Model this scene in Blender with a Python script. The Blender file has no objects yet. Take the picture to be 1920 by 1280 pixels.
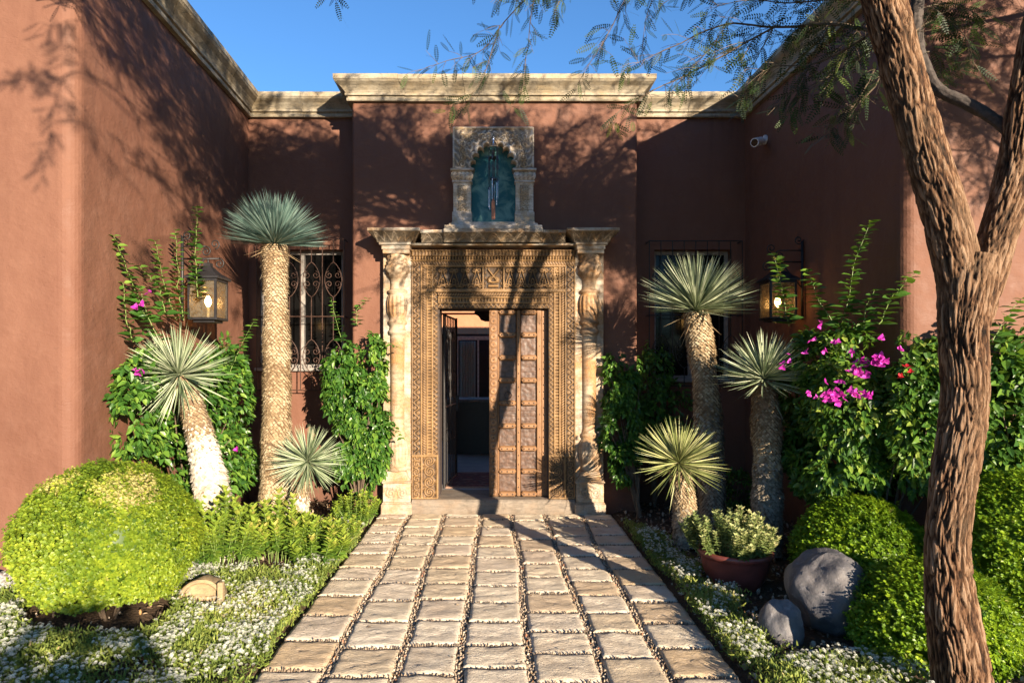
import bpy, math, random
import numpy as np
from mathutils import Vector, Matrix

random.seed(7)
RNG = np.random.default_rng(11)
PI = math.pi
scene = bpy.context.scene

# ------------------------------------------------------------------ camera, sky, sun, exposure
cam_d = bpy.data.cameras.new('camera')
cam = bpy.data.objects.new('camera', cam_d)
scene.collection.objects.link(cam)
cam.location = (0, 0, 1.6)
cam.rotation_euler = (PI / 2, 0, 0)
cam_d.sensor_width = 36
cam_d.lens = 22.5
cam_d.shift_x = 35 / 1920
cam_d.shift_y = 42 / 1920
cam_d.clip_start = 0.05
cam_d.clip_end = 600
scene.camera = cam

SUN = Vector((-0.575, 1.0, -0.275)).normalized()      # the way the light travels
world = bpy.data.worlds.new('World')
scene.world = world
world.use_nodes = True
wn = world.node_tree
sky = wn.nodes.new('ShaderNodeTexSky')
sky.sky_type = 'NISHITA'
sky.sun_disc = False
sky.sun_elevation = math.asin(-SUN.z)
sky.sun_rotation = math.atan2(-SUN.x, -SUN.y)
sky.altitude = 0
sky.air_density = 1.15
sky.dust_density = 0.0
sky.ozone_density = 6.5
wn.nodes['Background'].inputs['Strength'].default_value = 0.079
wn.links.new(sky.outputs[0], wn.nodes['Background'].inputs['Color'])

sun_d = bpy.data.lights.new('sun', 'SUN')
sun_d.energy = 5.0
sun_d.angle = math.radians(0.45)
sun_d.color = (1.0, 0.84, 0.64)
sun = bpy.data.objects.new('sun', sun_d)
sun.rotation_euler = SUN.to_track_quat('-Z', 'Y').to_euler()
sun.location = (6, -10, 8)
scene.collection.objects.link(sun)

vs = scene.view_settings
vs.view_transform = 'Standard'
vs.look = 'None'
vs.exposure = 1.68
vs.gamma = 1
vs.use_curve_mapping = False
scene.cycles.max_bounces = 6
scene.cycles.transparent_max_bounces = 6

# ------------------------------------------------------------------ object helpers
def link(o):
    scene.collection.objects.link(o)
    return o

def tag(o, label=None, cat=None, group=None, kind=None):
    if label: o['label'] = label
    if cat: o['category'] = cat
    if group: o['group'] = group
    if kind: o['kind'] = kind
    return o

def thing(name, loc, label, cat, group=None, kind=None):
    o = link(bpy.data.objects.new(name, None))
    o.location = loc
    o.empty_display_size = 0.1
    return tag(o, label, cat, group, kind)

def world_loc(o):
    v = Vector((0, 0, 0))
    while o is not None:
        v = v + o.location
        o = o.parent
    return v

def mesh_obj(name, V, F, m=None, parent=None, smooth=False, attrs=None, origin=None, kind=None):
    """V: (n,3) world coordinates; F: list of index tuples, or an array (k,3|4)."""
    V = np.asarray(V, dtype=np.float64)
    me = bpy.data.meshes.new(name)
    if isinstance(F, np.ndarray):
        k = F.shape[1]
        sizes = np.full(len(F), k, dtype=np.int32)
        flat = F.astype(np.int32).ravel()
    else:
        sizes = np.array([len(f) for f in F], dtype=np.int32)
        flat = np.array([i for f in F for i in f], dtype=np.int32)
    if parent is not None:
        org = np.array(world_loc(parent)); loc = (0, 0, 0)
    else:
        if origin is None:
            mn, mx = V.min(0), V.max(0)
            origin = ((mn[0] + mx[0]) / 2, (mn[1] + mx[1]) / 2, mn[2])
        org = np.array(origin); loc = tuple(origin)
    me.vertices.add(len(V))
    me.vertices.foreach_set('co', (V - org).astype(np.float32).ravel())
    me.loops.add(len(flat))
    me.loops.foreach_set('vertex_index', flat)
    me.polygons.add(len(sizes))
    starts = np.concatenate([[0], np.cumsum(sizes)[:-1]]).astype(np.int32)
    me.polygons.foreach_set('loop_start', starts)
    me.polygons.foreach_set('loop_total', sizes)
    me.update(calc_edges=True)
    me.polygons.foreach_set('use_smooth', np.full(len(sizes), bool(smooth)))
    if attrs:
        for k, a in attrs.items():
            at = me.attributes.new(k, 'FLOAT', 'POINT')
            at.data.foreach_set('value', np.asarray(a, dtype=np.float32))
    if m: me.materials.append(m)
    o = bpy.data.objects.new(name, me)
    o.location = loc
    if parent is not None: o.parent = parent
    link(o)
    if kind: o['kind'] = kind
    return o

class MB:
    def __init__(s):
        s.V = []; s.F = []; s.n = 0
    def add(s, V, F):
        V = np.asarray(V, dtype=np.float64)
        s.V.append(V)
        s.F += [tuple(int(i) + s.n for i in f) for f in F]
        s.n += len(V)
        return s
    def box(s, x0, x1, y0, y1, z0, z1, bev=0.0):
        if bev <= 0:
            V = [(x0,y0,z0),(x1,y0,z0),(x1,y1,z0),(x0,y1,z0),(x0,y0,z1),(x1,y0,z1),(x1,y1,z1),(x0,y1,z1)]
            F = [(0,3,2,1),(4,5,6,7),(0,1,5,4),(1,2,6,5),(2,3,7,6),(3,0,4,7)]
            return s.add(V, F)
        b = bev
        import itertools
        V = []; idx = {}
        for sx, sy, sz in itertools.product((0,1),(0,1),(0,1)):
            X = x1 if sx else x0; Y = y1 if sy else y0; Z = z1 if sz else z0
            dx = -b if sx else b; dy = -b if sy else b; dz = -b if sz else b
            idx[(sx,sy,sz)] = len(V)
            V += [(X, Y+dy, Z+dz), (X+dx, Y, Z+dz), (X+dx, Y+dy, Z)]
        def q(a, b_, c, d): return (a, b_, c, d)
        F = []
        I = idx
        for ax in range(3):
            o1, o2 = (ax+1) % 3, (ax+2) % 3
            for v in (0, 1):
                ks = []
                for (a, b_) in ((0,0),(1,0),(1,1),(0,1)):
                    t = [0,0,0]; t[ax] = v; t[o1] = a; t[o2] = b_
                    ks.append(I[tuple(t)] + ax)
                F.append(tuple(ks) if v else tuple(reversed(ks)))
            for a in (0, 1):
                for b_ in (0, 1):
                    t0 = [0,0,0]; t0[o1] = a; t0[o2] = b_; t1 = list(t0); t1[ax] = 1
                    A, B = I[tuple(t0)], I[tuple(t1)]
                    f = (A+o1, A+o2, B+o2, B+o1)
                    F.append(tuple(reversed(f)) if (a ^ b_) else f)
        for k, A in I.items():
            f = (A, A+1, A+2)
            F.append(f if (sum(k) % 2) else tuple(reversed(f)))
        return s.add(V, F)
    def prism(s, poly, axis, a0, a1):
        """poly: 2-D outline in the two axes other than axis, extruded from a0 to a1."""
        n = len(poly)
        def P(u, v, w):
            if axis == 0: return (w, u, v)
            if axis == 1: return (u, w, v)
            return (u, v, w)
        V = [P(u, v, a0) for u, v in poly] + [P(u, v, a1) for u, v in poly]
        F = [tuple(range(n)), tuple(reversed(range(n, 2*n)))]
        for i in range(n):
            j = (i+1) % n
            F.append((j, i, i+n, j+n))
        return s.add(V, F)
    def tube(s, pts, r, n=6, cap=True):
        pts = np.asarray(pts, dtype=float)
        k = len(pts)
        r = np.full(k, r) if np.isscalar(r) else np.asarray(r, dtype=float)
        V, F = tube_arrays(pts, r, n)
        F = [tuple(f) for f in F]
        if cap:
            F.append(tuple(reversed(range(n))))
            F.append(tuple(range((k-1)*n, k*n)))
        return s.add(V, F)
    def lathe(s, prof, cx, cy, n=24, flute=None):
        """prof: list of (r, z) bottom to top, flute(z, th) -> radius factor"""
        V = []; F = []
        k = len(prof)
        for (r, z) in prof:
            for i in range(n):
                th = 2*PI*i/n
                rr = r * (flute(z, th) if flute else 1)
                V.append((cx + rr*math.cos(th), cy + rr*math.sin(th), z))
        for j in range(k-1):
            for i in range(n):
                i2 = (i+1) % n
                F.append((j*n+i, j*n+i2, (j+1)*n+i2, (j+1)*n+i))
        F.append(tuple(reversed(range(n)))); F.append(tuple(range((k-1)*n, k*n)))
        return s.add(V, F)
    def sheet(s, fn, nu, nv):
        u = np.linspace(0, 1, nu+1); v = np.linspace(0, 1, nv+1)
        U, Vv = np.meshgrid(u, v)
        P = fn(U.ravel(), Vv.ravel())
        F = grid_faces(nu, nv)
        return s.add(P, F)
    def arrays(s):
        return np.concatenate(s.V), s.F
    def build(s, name, m, parent=None, smooth=False, kind=None, origin=None):
        V, F = s.arrays()
        return mesh_obj(name, V, F, m, parent, smooth, None, origin, kind)

def grid_faces(nu, nv):
    i = np.arange(nu); j = np.arange(nv)
    I, J = np.meshgrid(i, j)
    a = (J*(nu+1) + I).ravel()
    return np.stack([a, a+1, a+nu+2, a+nu+1], 1)

def tube_arrays(pts, r, n):
    k = len(pts)
    T = np.gradient(pts, axis=0)
    T /= np.linalg.norm(T, axis=1)[:, None] + 1e-12
    up = np.array([0, 0, 1.0]) if abs(T[0][2]) < 0.9 else np.array([1.0, 0, 0])
    A = np.zeros((k, 3)); a = np.cross(T[0], up); a /= np.linalg.norm(a)
    for i in range(k):
        a = a - T[i]*np.dot(a, T[i]); a /= np.linalg.norm(a) + 1e-12
        A[i] = a
    B = np.cross(T, A)
    th = 2*PI*np.arange(n)/n
    V = (pts[:, None, :] + r[:, None, None]*(np.cos(th)[None, :, None]*A[:, None, :] + np.sin(th)[None, :, None]*B[:, None, :])).reshape(-1, 3)
    F = []
    for j in range(k-1):
        for i in range(n):
            i2 = (i+1) % n
            F.append((j*n+i, j*n+i2, (j+1)*n+i2, (j+1)*n+i))
    return V, F

# value noise (vectorised)
def _h(ix, iy, iz, seed):
    h = (ix.astype(np.int64)*374761393 + iy.astype(np.int64)*668265263 + iz.astype(np.int64)*2147483647 + seed*974634777) & 0xffffffff
    h = ((h ^ (h >> 13)) * 1274126177) & 0xffffffff
    h = (h ^ (h >> 16)) & 0xffffffff
    return h / 4294967295.0
def vnoise(x, y, z=None, seed=0):
    x = np.asarray(x, float); y = np.asarray(y, float)
    z = np.zeros_like(x) if z is None else np.asarray(z, float)
    ix, iy, iz = np.floor(x), np.floor(y), np.floor(z)
    fx, fy, fz = x-ix, y-iy, z-iz
    fx = fx*fx*(3-2*fx); fy = fy*fy*(3-2*fy); fz = fz*fz*(3-2*fz)
    r = 0
    for dx in (0, 1):
        for dy in (0, 1):
            for dz in (0, 1):
                w = (fx if dx else 1-fx)*(fy if dy else 1-fy)*(fz if dz else 1-fz)
                r = r + w*_h(ix+dx, iy+dy, iz+dz, seed)
    return r*2-1
def fbm(x, y, z=None, oct=4, seed=0):
    r = 0; a = 0.5; x = np.asarray(x, float); y = np.asarray(y, float)
    z = np.zeros_like(x) if z is None else np.asarray(z, float)
    for i in range(oct):
        r = r + a*vnoise(x, y, z, seed+i*17)
        x, y, z = x*2.03, y*2.03, z*2.03; a *= 0.5
    return r

def scatter(tv, tf, pos, R, scale):
    """copies of a template (k,3) at pos (N,3), rotation (N,3,3), scale (N,) or (N,3)"""
    tv = np.asarray(tv, float); tf = np.asarray(tf, int)
    N = len(pos); k = len(tv)
    sc = scale[:, None, None] if scale.ndim == 1 else scale[:, None, :]
    P = np.einsum('nij,nkj->nki', R, tv[None]*sc) + pos[:, None, :]
    F = (tf[None] + (np.arange(N)*k)[:, None, None]).reshape(-1, tf.shape[1])
    return P.reshape(-1, 3), F

def frames(D, Nrm):
    """rotation matrices whose columns are side, D (template y), normal (template z)"""
    D = D/(np.linalg.norm(D, axis=1)[:, None]+1e-9)
    Nn = Nrm - D*np.sum(D*Nrm, 1)[:, None]
    Nn /= np.linalg.norm(Nn, axis=1)[:, None]+1e-9
    S = np.cross(D, Nn)
    return np.stack([S, D, Nn], 2)

def rand_dirs(n):
    v = RNG.normal(size=(n, 3))
    return v/np.linalg.norm(v, axis=1)[:, None]

# ------------------------------------------------------------------ materials
class NT:
    def __init__(s, name):
        s.m = bpy.data.materials.new(name); s.m.use_nodes = True
        s.t = s.m.node_tree; s.b = s.t.nodes['Principled BSDF']; s.out = s.t.nodes['Material Output']
        g = s.t.nodes.new('ShaderNodeNewGeometry'); s.pos = g.outputs['Position']
    def node(s, typ, **kw):
        n = s.t.nodes.new(typ)
        for k, v in kw.items(): setattr(n, k, v)
        return n
    def lnk(s, a, b): s.t.links.new(a, b)
    def val(s, sock, v):
        if hasattr(v, 'is_output') or isinstance(v, bpy.types.NodeSocket): s.lnk(v, sock)
        else: sock.default_value = v
    def mapv(s, scale=(1,1,1), rot=(0,0,0), vec=None):
        n = s.node('ShaderNodeMapping'); s.lnk(vec or s.pos, n.inputs['Vector'])
        n.inputs['Scale'].default_value = scale; n.inputs['Rotation'].default_value = rot
        return n.outputs[0]
    def noise(s, scale, detail=4, rough=0.55, vec=None, dist=0.0):
        n = s.node('ShaderNodeTexNoise'); s.lnk(vec or s.pos, n.inputs['Vector'])
        n.inputs['Scale'].default_value = scale; n.inputs['Detail'].default_value = detail
        n.inputs['Roughness'].default_value = rough; n.inputs['Distortion'].default_value = dist
        return n.outputs[0]
    def voro(s, scale, vec=None, feature='F1', out='Distance'):
        n = s.node('ShaderNodeTexVoronoi', feature=feature); s.lnk(vec or s.pos, n.inputs['Vector'])
        n.inputs['Scale'].default_value = scale
        return n.outputs[out]
    def ramp(s, fac, stops, interp='LINEAR'):
        n = s.node('ShaderNodeValToRGB'); s.lnk(fac, n.inputs[0]); r = n.color_ramp; r.interpolation = interp
        while len(r.elements) < len(stops): r.elements.new(0.5)
        for e, (p, c) in zip(r.elements, stops):
            e.position = p; e.color = (*c, 1) if len(c) == 3 else c
        return n.outputs[0]
    def rng(s, v, a, b, c, d):
        n = s.node('ShaderNodeMapRange'); s.lnk(v, n.inputs[0])
        for i, q in enumerate((a, b, c, d)): n.inputs[1+i].default_value = q
        return n.outputs[0]
    def math(s, op, a, b=0.0):
        n = s.node('ShaderNodeMath', operation=op); s.val(n.inputs[0], a); s.val(n.inputs[1], b)
        return n.outputs[0]
    def mix(s, fac, a, b, blend='MIX'):
        n = s.node('ShaderNodeMix', data_type='RGBA', blend_type=blend)
        s.val(n.inputs[0], fac)
        for i, q in ((6, a), (7, b)):
            if isinstance(q, tuple): q = (*q, 1) if len(q) == 3 else q
            s.val(n.inputs[i], q)
        return n.outputs[2]
    def attr(s, name):
        n = s.node('ShaderNodeAttribute'); n.attribute_name = name
        return n.outputs['Fac']
    def objrand(s):
        return s.node('ShaderNodeObjectInfo').outputs['Random']
    def objpos(s):
        return s.node('ShaderNodeTexCoord').outputs['Object']
    def bump(s, h, strength=0.5, dist=0.01, prev=None):
        n = s.node('ShaderNodeBump'); s.lnk(h, n.inputs['Height'])
        n.inputs['Strength'].default_value = strength; n.inputs['Distance'].default_value = dist
        if prev: s.lnk(prev, n.inputs['Normal'])
        return n.outputs[0]
    def fin(s, col=None, rough=0.8, normal=None, metal=0.0, spec=None, trans=None, transw=0.3):
        b = s.b
        if col is not None:
            s.val(b.inputs['Base Color'], (*col, 1) if isinstance(col, tuple) else col)
        s.val(b.inputs['Roughness'], rough); s.val(b.inputs['Metallic'], metal)
        if spec is not None: b.inputs['Specular IOR Level'].default_value = spec
        if normal: s.lnk(normal, b.inputs['Normal'])
        if trans is not None:
            t = s.node('ShaderNodeBsdfTranslucent'); s.val(t.inputs[0], (*trans, 1) if isinstance(trans, tuple) else trans)
            mx = s.node('ShaderNodeMixShader'); mx.inputs[0].default_value = transw
            s.lnk(b.outputs[0], mx.inputs[1]); s.lnk(t.outputs[0], mx.inputs[2]); s.lnk(mx.outputs[0], s.out.inputs[0])
        return s.m

def m_stucco(name, c1, c2, c3):
    t = NT(name)
    n1 = t.noise(0.9, 5, 0.6); n2 = t.noise(7, 5, 0.65); n3 = t.noise(90, 3, 0.6); n4 = t.noise(2.2, 3, 0.5, t.mapv((3.0, 3.0, 0.35)))
    col = t.mix(t.rng(n1, 0.32, 0.68, 0, 1), c1, c2)
    col = t.mix(t.rng(n2, 0.5, 0.75, 0, 0.4), col, c3)
    col = t.mix(t.rng(n4, 0.52, 0.72, 0, 0.35), col, tuple(q*0.8 for q in c1))
    sep = t.node('ShaderNodeSeparateXYZ'); t.lnk(t.pos, sep.inputs[0])
    drt = t.math('ADD', sep.outputs[2], t.rng(n2, 0.3, 0.7, -0.18, 0.18))
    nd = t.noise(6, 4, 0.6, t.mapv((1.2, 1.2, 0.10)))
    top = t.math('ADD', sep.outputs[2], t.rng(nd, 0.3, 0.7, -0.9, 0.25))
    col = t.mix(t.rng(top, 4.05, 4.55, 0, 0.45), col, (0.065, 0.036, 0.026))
    ck = t.voro(1.6, t.mapv((1, 1, 1.4)), 'DISTANCE_TO_EDGE')
    col = t.mix(t.rng(t.math('ADD', ck, t.rng(t.noise(9, 3), 0.3, 0.7, -0.002, 0.022)), 0.0, 0.006, 0.35, 0), col, (0.05, 0.025, 0.018))
    col = t.mix(t.rng(drt, 0.42, 0.02, 0, 0.45), col, (0.05, 0.028, 0.02))
    b = t.bump(t.noise(3.0, 4, 0.5), 0.45, 0.06); b = t.bump(t.noise(11, 4, 0.6, t.mapv((1, 1, 2.2), (0, 0.5, 0)), 1.0), 0.3, 0.012, b)
    b = t.bump(n2, 0.25, 0.02, b)
    b = t.bump(n3, 0.35, 0.004, b)
    return t.fin(col, t.rng(n2, 0.3, 0.7, 0.6, 0.85), b, spec=0.28)

M = {}
M['stucco'] = m_stucco('terracotta_stucco', (0.134, 0.058, 0.036), (0.158, 0.073, 0.046), (0.190, 0.096, 0.065))
M['stucco_inner'] = m_stucco('inner_stucco', (0.34, 0.145, 0.075), (0.40, 0.19, 0.10), (0.36, 0.16, 0.09))

def m_limestone(name, base, stain, dark, s=1.0, bumpk=0.4, carved=False):
    t = NT(name)
    n1 = t.noise(3.5*s, 6, 0.65); n2 = t.noise(14*s, 5, 0.7, t.mapv((0.35, 0.35, 1.6))); n3 = t.noise(60*s, 4, 0.6)
    col = t.mix(t.rng(n1, 0.40, 0.60, 0, 1), base, stain)
    col = t.mix(t.rng(n2, 0.47, 0.66, 0, 0.8), col, dark)
    n4 = t.noise(9*s, 6, 0.7, t.mapv((1, 1, 0.5)), 0.6)
    col = t.mix(t.rng(n4, 0.52, 0.66, 0, 0.7), col, dark)
    if carved:
        col = t.mix(t.rng(t.attr('cut'), 0.0, 0.62, 0.88, 0), col, tuple(q*0.55 for q in dark))
    col = t.mix(t.rng(n3, 0.35, 0.7, 0, 0.3), col, tuple(min(1, q*1.25) for q in base))
    r = t.objrand()
    col = t.mix(t.rng(r, 0, 1, 0, 0.16), col, tuple(q*0.6 for q in base), 'MIX')
    b = t.bump(n3, bumpk, 0.006); b = t.bump(n2, bumpk, 0.01, b)
    return t.fin(col, 0.78, b, spec=0.3)
M['cornice'] = m_limestone('cornice_limestone', (0.34, 0.295, 0.22), (0.27, 0.205, 0.12), (0.085, 0.073, 0.055), 1.0)
M['marble'] = m_limestone('weathered_marble', (0.38, 0.34, 0.28), (0.30, 0.155, 0.05), (0.15, 0.10, 0.06), 1.3, 0.3)
M['column'] = m_limestone('ochre_stained_column', (0.38, 0.31, 0.22), (0.30, 0.135, 0.038), (0.14, 0.075, 0.035), 1.1, 0.35, True)
M['marble_dark'] = m_limestone('stained_marble', (0.26, 0.215, 0.16), (0.17, 0.10, 0.042), (0.07, 0.052, 0.035), 1.5, 0.45)
M['marble_dark_c'] = m_limestone('stained_carved_marble', (0.34, 0.28, 0.21), (0.22, 0.13, 0.055), (0.09, 0.065, 0.04), 1.5, 0.35, True)
M['niche'] = m_limestone('niche_marble', (0.56, 0.51, 0.46), (0.42, 0.30, 0.17), (0.22, 0.17, 0.12), 2.2, 0.35)
M['niche_carved'] = m_limestone('niche_carved_marble', (0.60, 0.54, 0.46), (0.48, 0.32, 0.16), (0.20, 0.15, 0.10), 2.2, 0.3, True)
M['marble_carved'] = m_limestone('carved_marble', (0.42, 0.37, 0.30), (0.32, 0.18, 0.06), (0.13, 0.09, 0.055), 1.5, 0.3, True)
M['step'] = m_limestone('step_stone', (0.22, 0.18, 0.14), (0.20, 0.145, 0.10), (0.09, 0.075, 0.06), 1.5, 0.4)

def m_carved(name, hi, mid, lo, scale=1.0):
    """old carved wood; attribute 'cut' = carving depth (0 groove, darkest; 1 raised top, lightest)"""
    t = NT(name)
    cut = t.attr('cut'); n1 = t.noise(5, 5, 0.6); n2 = t.noise(90*scale, 3, 0.6); n3 = t.noise(24, 4, 0.65, t.mapv((4, 4, 0.5)))
    f = t.math('ADD', cut, t.rng(n2, 0.3, 0.7, -0.22, 0.22))
    col = t.ramp(f, [(0.0, lo), (0.45, mid), (0.95, hi)])
    col = t.mix(t.rng(n1, 0.4, 0.7, 0, 0.55), col, tuple(q*0.62 for q in mid))
    col = t.mix(t.rng(n3, 0.5, 0.75, 0, 0.4), col, tuple(min(1, q*1.3) for q in hi))
    b = t.bump(n2, 0.5, 0.003); b = t.bump(n3, 0.4, 0.004, b)
    return t.fin(col, t.rng(n1, 0.3, 0.7, 0.5, 0.75), b, spec=0.4)
M['wood'] = m_carved('carved_wood', (0.245, 0.142, 0.056), (0.095, 0.050, 0.020), (0.009, 0.005, 0.0025))
M['door_wood'] = m_carved('door_wood', (0.25, 0.13, 0.058), (0.16, 0.08, 0.035), (0.05, 0.025, 0.012))
def m_simple(name, c, rough=0.6, metal=0.0, nscale=20, var=0.25, bump=0.2, spec=None):
    t = NT(name)
    n = t.noise(nscale, 4, 0.6)
    col = t.mix(t.rng(n, 0.3, 0.7, 0, 1), tuple(q*(1-var) for q in c), tuple(min(1, q*(1+var)) for q in c))
    return t.fin(col, rough, t.bump(n, bump, 0.005), metal, spec)
M['panel'] = m_simple('embossed_door_panel', (0.080, 0.043, 0.027), 0.5, 0.0, 30, 0.5, 0.5)
M['iron'] = m_simple('black_iron', (0.022, 0.020, 0.020), 0.5, 0.3, 60, 0.3, 0.3)
M['rust_iron'] = m_simple('rusty_iron', (0.055, 0.027, 0.018), 0.6, 0.2, 60, 0.5, 0.4)
M['stud'] = m_simple('iron_stud', (0.05, 0.035, 0.028), 0.45, 0.5)
M['frame_grey'] = m_simple('grey_window_frame', (0.22, 0.20, 0.18), 0.6)
M['white_metal'] = m_simple('white_plastic', (0.78, 0.78, 0.78), 0.35)
M['black_gloss'] = m_simple('black_gloss', (0.01, 0.01, 0.012), 0.15)
M['chime'] = m_simple('chime_metal', (0.55, 0.55, 0.56), 0.25, 0.9)
M['chime_dark'] = m_simple('chime_dark_metal', (0.09, 0.09, 0.09), 0.4, 0.7)
M['copper'] = m_simple('copper_sail', (0.35, 0.14, 0.08), 0.5, 0.3)
M['lamp_metal'] = m_simple('lamp_metal', (0.035, 0.033, 0.036), 0.4, 0.5)

def m_glass(name, col, rough, alpha_like=0.0, noise_amt=0.0, col2=None):
    t = NT(name)
    c = col
    if col2:
        n = t.noise(6, 4, 0.6, None, 0.6)
        c = t.mix(t.rng(n, 0.47, 0.63, 0, noise_amt), col, col2)
    b = t.bump(t.noise(2.5, 2, 0.5), 0.06, 0.05)
    return t.fin(c, rough, b, spec=0.16)
M['pane_dark'] = m_glass('dark_window_glass', (0.004, 0.004, 0.004), 0.12)
M['pane_teal'] = m_glass('teal_niche_glass', (0.030, 0.125, 0.145), 0.25, 0, 0.8, (0.17, 0.32, 0.29))  # pale mottling is a cloud reflection painted into the glass colour

def m_lampglass():
    t = NT('seeded_lamp_glass')
    tr = t.node('ShaderNodeBsdfTransparent'); tr.inputs[0].default_value = (0.85, 0.78, 0.62, 1)
    n = t.noise(40, 3, 0.6)
    mx = t.node('ShaderNodeMixShader'); t.lnk(t.rng(n, 0.35, 0.7, 0.15, 0.5), mx.inputs[0])
    t.b.inputs['Base Color'].default_value = (0.16, 0.14, 0.11, 1); t.b.inputs['Roughness'].default_value = 0.15
    t.lnk(t.b.outputs[0], mx.inputs[2]); t.lnk(tr.outputs[0], mx.inputs[1]); t.lnk(mx.outputs[0], t.out.inputs[0])
    return t.m
M['lamp_glass'] = m_lampglass()
def m_emit(name, c, s):
    t = NT(name); t.b.inputs['Base Color'].default_value = (*c, 1)
    t.b.inputs['Emission Color'].default_value = (*c, 1); t.b.inputs['Emission Strength'].default_value = s
    return t.m
M['bulb'] = m_emit('lit_bulb', (1.0, 0.62, 0.28), 30)

def m_leaf(name, stops, rough=0.42, trans=(0.25, 0.42, 0.05), tw=0.28, vein=True, spec=0.3):
    t = NT(name)
    r = t.attr('rnd'); n = t.noise(1.7, 2, 0.5)
    f = t.math('ADD', r, t.rng(n, 0.3, 0.7, -0.18, 0.18))
    col = t.ramp(f, stops)
    return t.fin(col, rough, None, spec=spec, trans=t.mix(0.55, col, trans), transw=tw)
M['box_leaf'] = m_leaf('box_leaf', [(0.0, (0.040, 0.10, 0.008)), (0.5, (0.15, 0.25, 0.012)), (0.9, (0.31, 0.41, 0.022)), (1.0, (0.34, 0.30, 0.10))], 0.4, (0.4, 0.55, 0.03), 0.3)
M['box_leaf_old'] = m_leaf('box_leaf_sunburnt', [(0.0, (0.05, 0.10, 0.010)), (0.45, (0.17, 0.24, 0.018)), (0.85, (0.34, 0.39, 0.03)), (1.0, (0.45, 0.38, 0.16))], 0.45, (0.5, 0.6, 0.05), 0.3)
M['climb_leaf'] = m_leaf('climber_leaf', [(0.0, (0.022, 0.065, 0.012)), (0.5, (0.048, 0.125, 0.018)), (0.9, (0.12, 0.22, 0.03)), (1.0, (0.17, 0.27, 0.04))], 0.34, (0.22, 0.42, 0.03), 0.27)
M['boug_leaf'] = m_leaf('bougainvillea_leaf', [(0.0, (0.022, 0.062, 0.012)), (0.5, (0.05, 0.12, 0.018)), (0.9, (0.12, 0.21, 0.025)), (1.0, (0.22, 0.28, 0.05))], 0.36, (0.25, 0.42, 0.03), 0.27)
M['shrub_leaf'] = m_leaf('green_shrub_leaf', [(0.0, (0.05, 0.12, 0.02)), (0.5, (0.15, 0.24, 0.03)), (0.9, (0.28, 0.35, 0.045)), (1.0, (0.40, 0.36, 0.09))], 0.45, (0.4, 0.5, 0.05), 0.28)
M['pot_leaf'] = m_leaf('pale_pot_leaf', [(0.0, (0.06, 0.11, 0.03)), (0.5, (0.17, 0.22, 0.07)), (0.9, (0.36, 0.38, 0.16)), (1.0, (0.45, 0.42, 0.2))], 0.5, (0.4, 0.45, 0.1), 0.25)
M['aly_leaf'] = m_leaf('alyssum_leaf', [(0.0, (0.06, 0.10, 0.02)), (0.5, (0.17, 0.22, 0.04)), (0.9, (0.30, 0.32, 0.07)), (1.0, (0.36, 0.28, 0.14))], 0.6, (0.3, 0.4, 0.08), 0.25)
M['tree_leaf'] = m_leaf('acacia_leaf', [(0.0, (0.007, 0.016, 0.005)), (0.5, (0.014, 0.032, 0.008)), (0.9, (0.045, 0.080, 0.014)), (1.0, (0.10, 0.13, 0.022))], 0.55, (0.06, 0.11, 0.012), 0.18)  # leaf colours darkened to stand in for the crown's own shade
M['yucca_blue'] = m_leaf('blue_yucca_leaf', [(0.0, (0.05, 0.10, 0.085)), (0.5, (0.12, 0.20, 0.17)), (1.0, (0.25, 0.34, 0.29))], 0.42, (0.2, 0.35, 0.25), 0.1)
M['yucca_grey'] = m_leaf('grey_yucca_leaf', [(0.0, (0.09, 0.13, 0.06)), (0.5, (0.24, 0.29, 0.17)), (1.0, (0.46, 0.49, 0.34))], 0.42, (0.3, 0.4, 0.15), 0.1)
M['yucca_yellow'] = m_leaf('yellow_yucca_leaf', [(0.0, (0.10, 0.125, 0.035)), (0.5, (0.21, 0.235, 0.08)), (1.0, (0.37, 0.36, 0.17))], 0.42, (0.4, 0.4, 0.15), 0.1)
M['petal_white'] = m_leaf('white_petal', [(0.0, (0.58, 0.59, 0.50)), (1.0, (0.76, 0.76, 0.66))], 0.6, (0.6, 0.6, 0.45), 0.3)
M['petal_magenta'] = m_leaf('magenta_bract', [(0.0, (0.30, 0.012, 0.22)), (0.6, (0.52, 0.03, 0.40)), (1.0, (0.68, 0.09, 0.50))], 0.55, (0.6, 0.05, 0.4), 0.35)
M['petal_red'] = m_leaf('red_bract', [(0.0, (0.45, 0.01, 0.03)), (1.0, (0.7, 0.04, 0.05))], 0.55, (0.6, 0.05, 0.05), 0.3)
M['scale_tan'] = m_leaf('yucca_leaf_scar', [(0.0, (0.13, 0.08, 0.04)), (0.5, (0.29, 0.21, 0.12)), (1.0, (0.43, 0.35, 0.23))], 0.75, (0.3, 0.2, 0.1), 0.04, spec=0.2)
M['scale_pale'] = m_leaf('pale_yucca_fibre', [(0.0, (0.28, 0.22, 0.15)), (0.5, (0.49, 0.43, 0.34)), (1.0, (0.62, 0.57, 0.48))], 0.8, (0.4, 0.35, 0.3), 0.04, spec=0.2)
M['scale_grey'] = m_leaf('grey_yucca_leaf_scar', [(0.0, (0.10, 0.08, 0.055)), (0.5, (0.23, 0.19, 0.14)), (1.0, (0.35, 0.31, 0.24))], 0.8, (0.3, 0.25, 0.2), 0.04, spec=0.2)
M['scale_core'] = m_simple('yucca_trunk_core', (0.14, 0.09, 0.05), 0.9, 0, 40, 0.3, 0.5)
M['twig'] = m_simple('twig', (0.10, 0.07, 0.045), 0.85, 0, 40, 0.3, 0.4)
M['green_stem'] = m_simple('green_stem', (0.14, 0.20, 0.05), 0.6, 0, 40, 0.3, 0.2)

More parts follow.
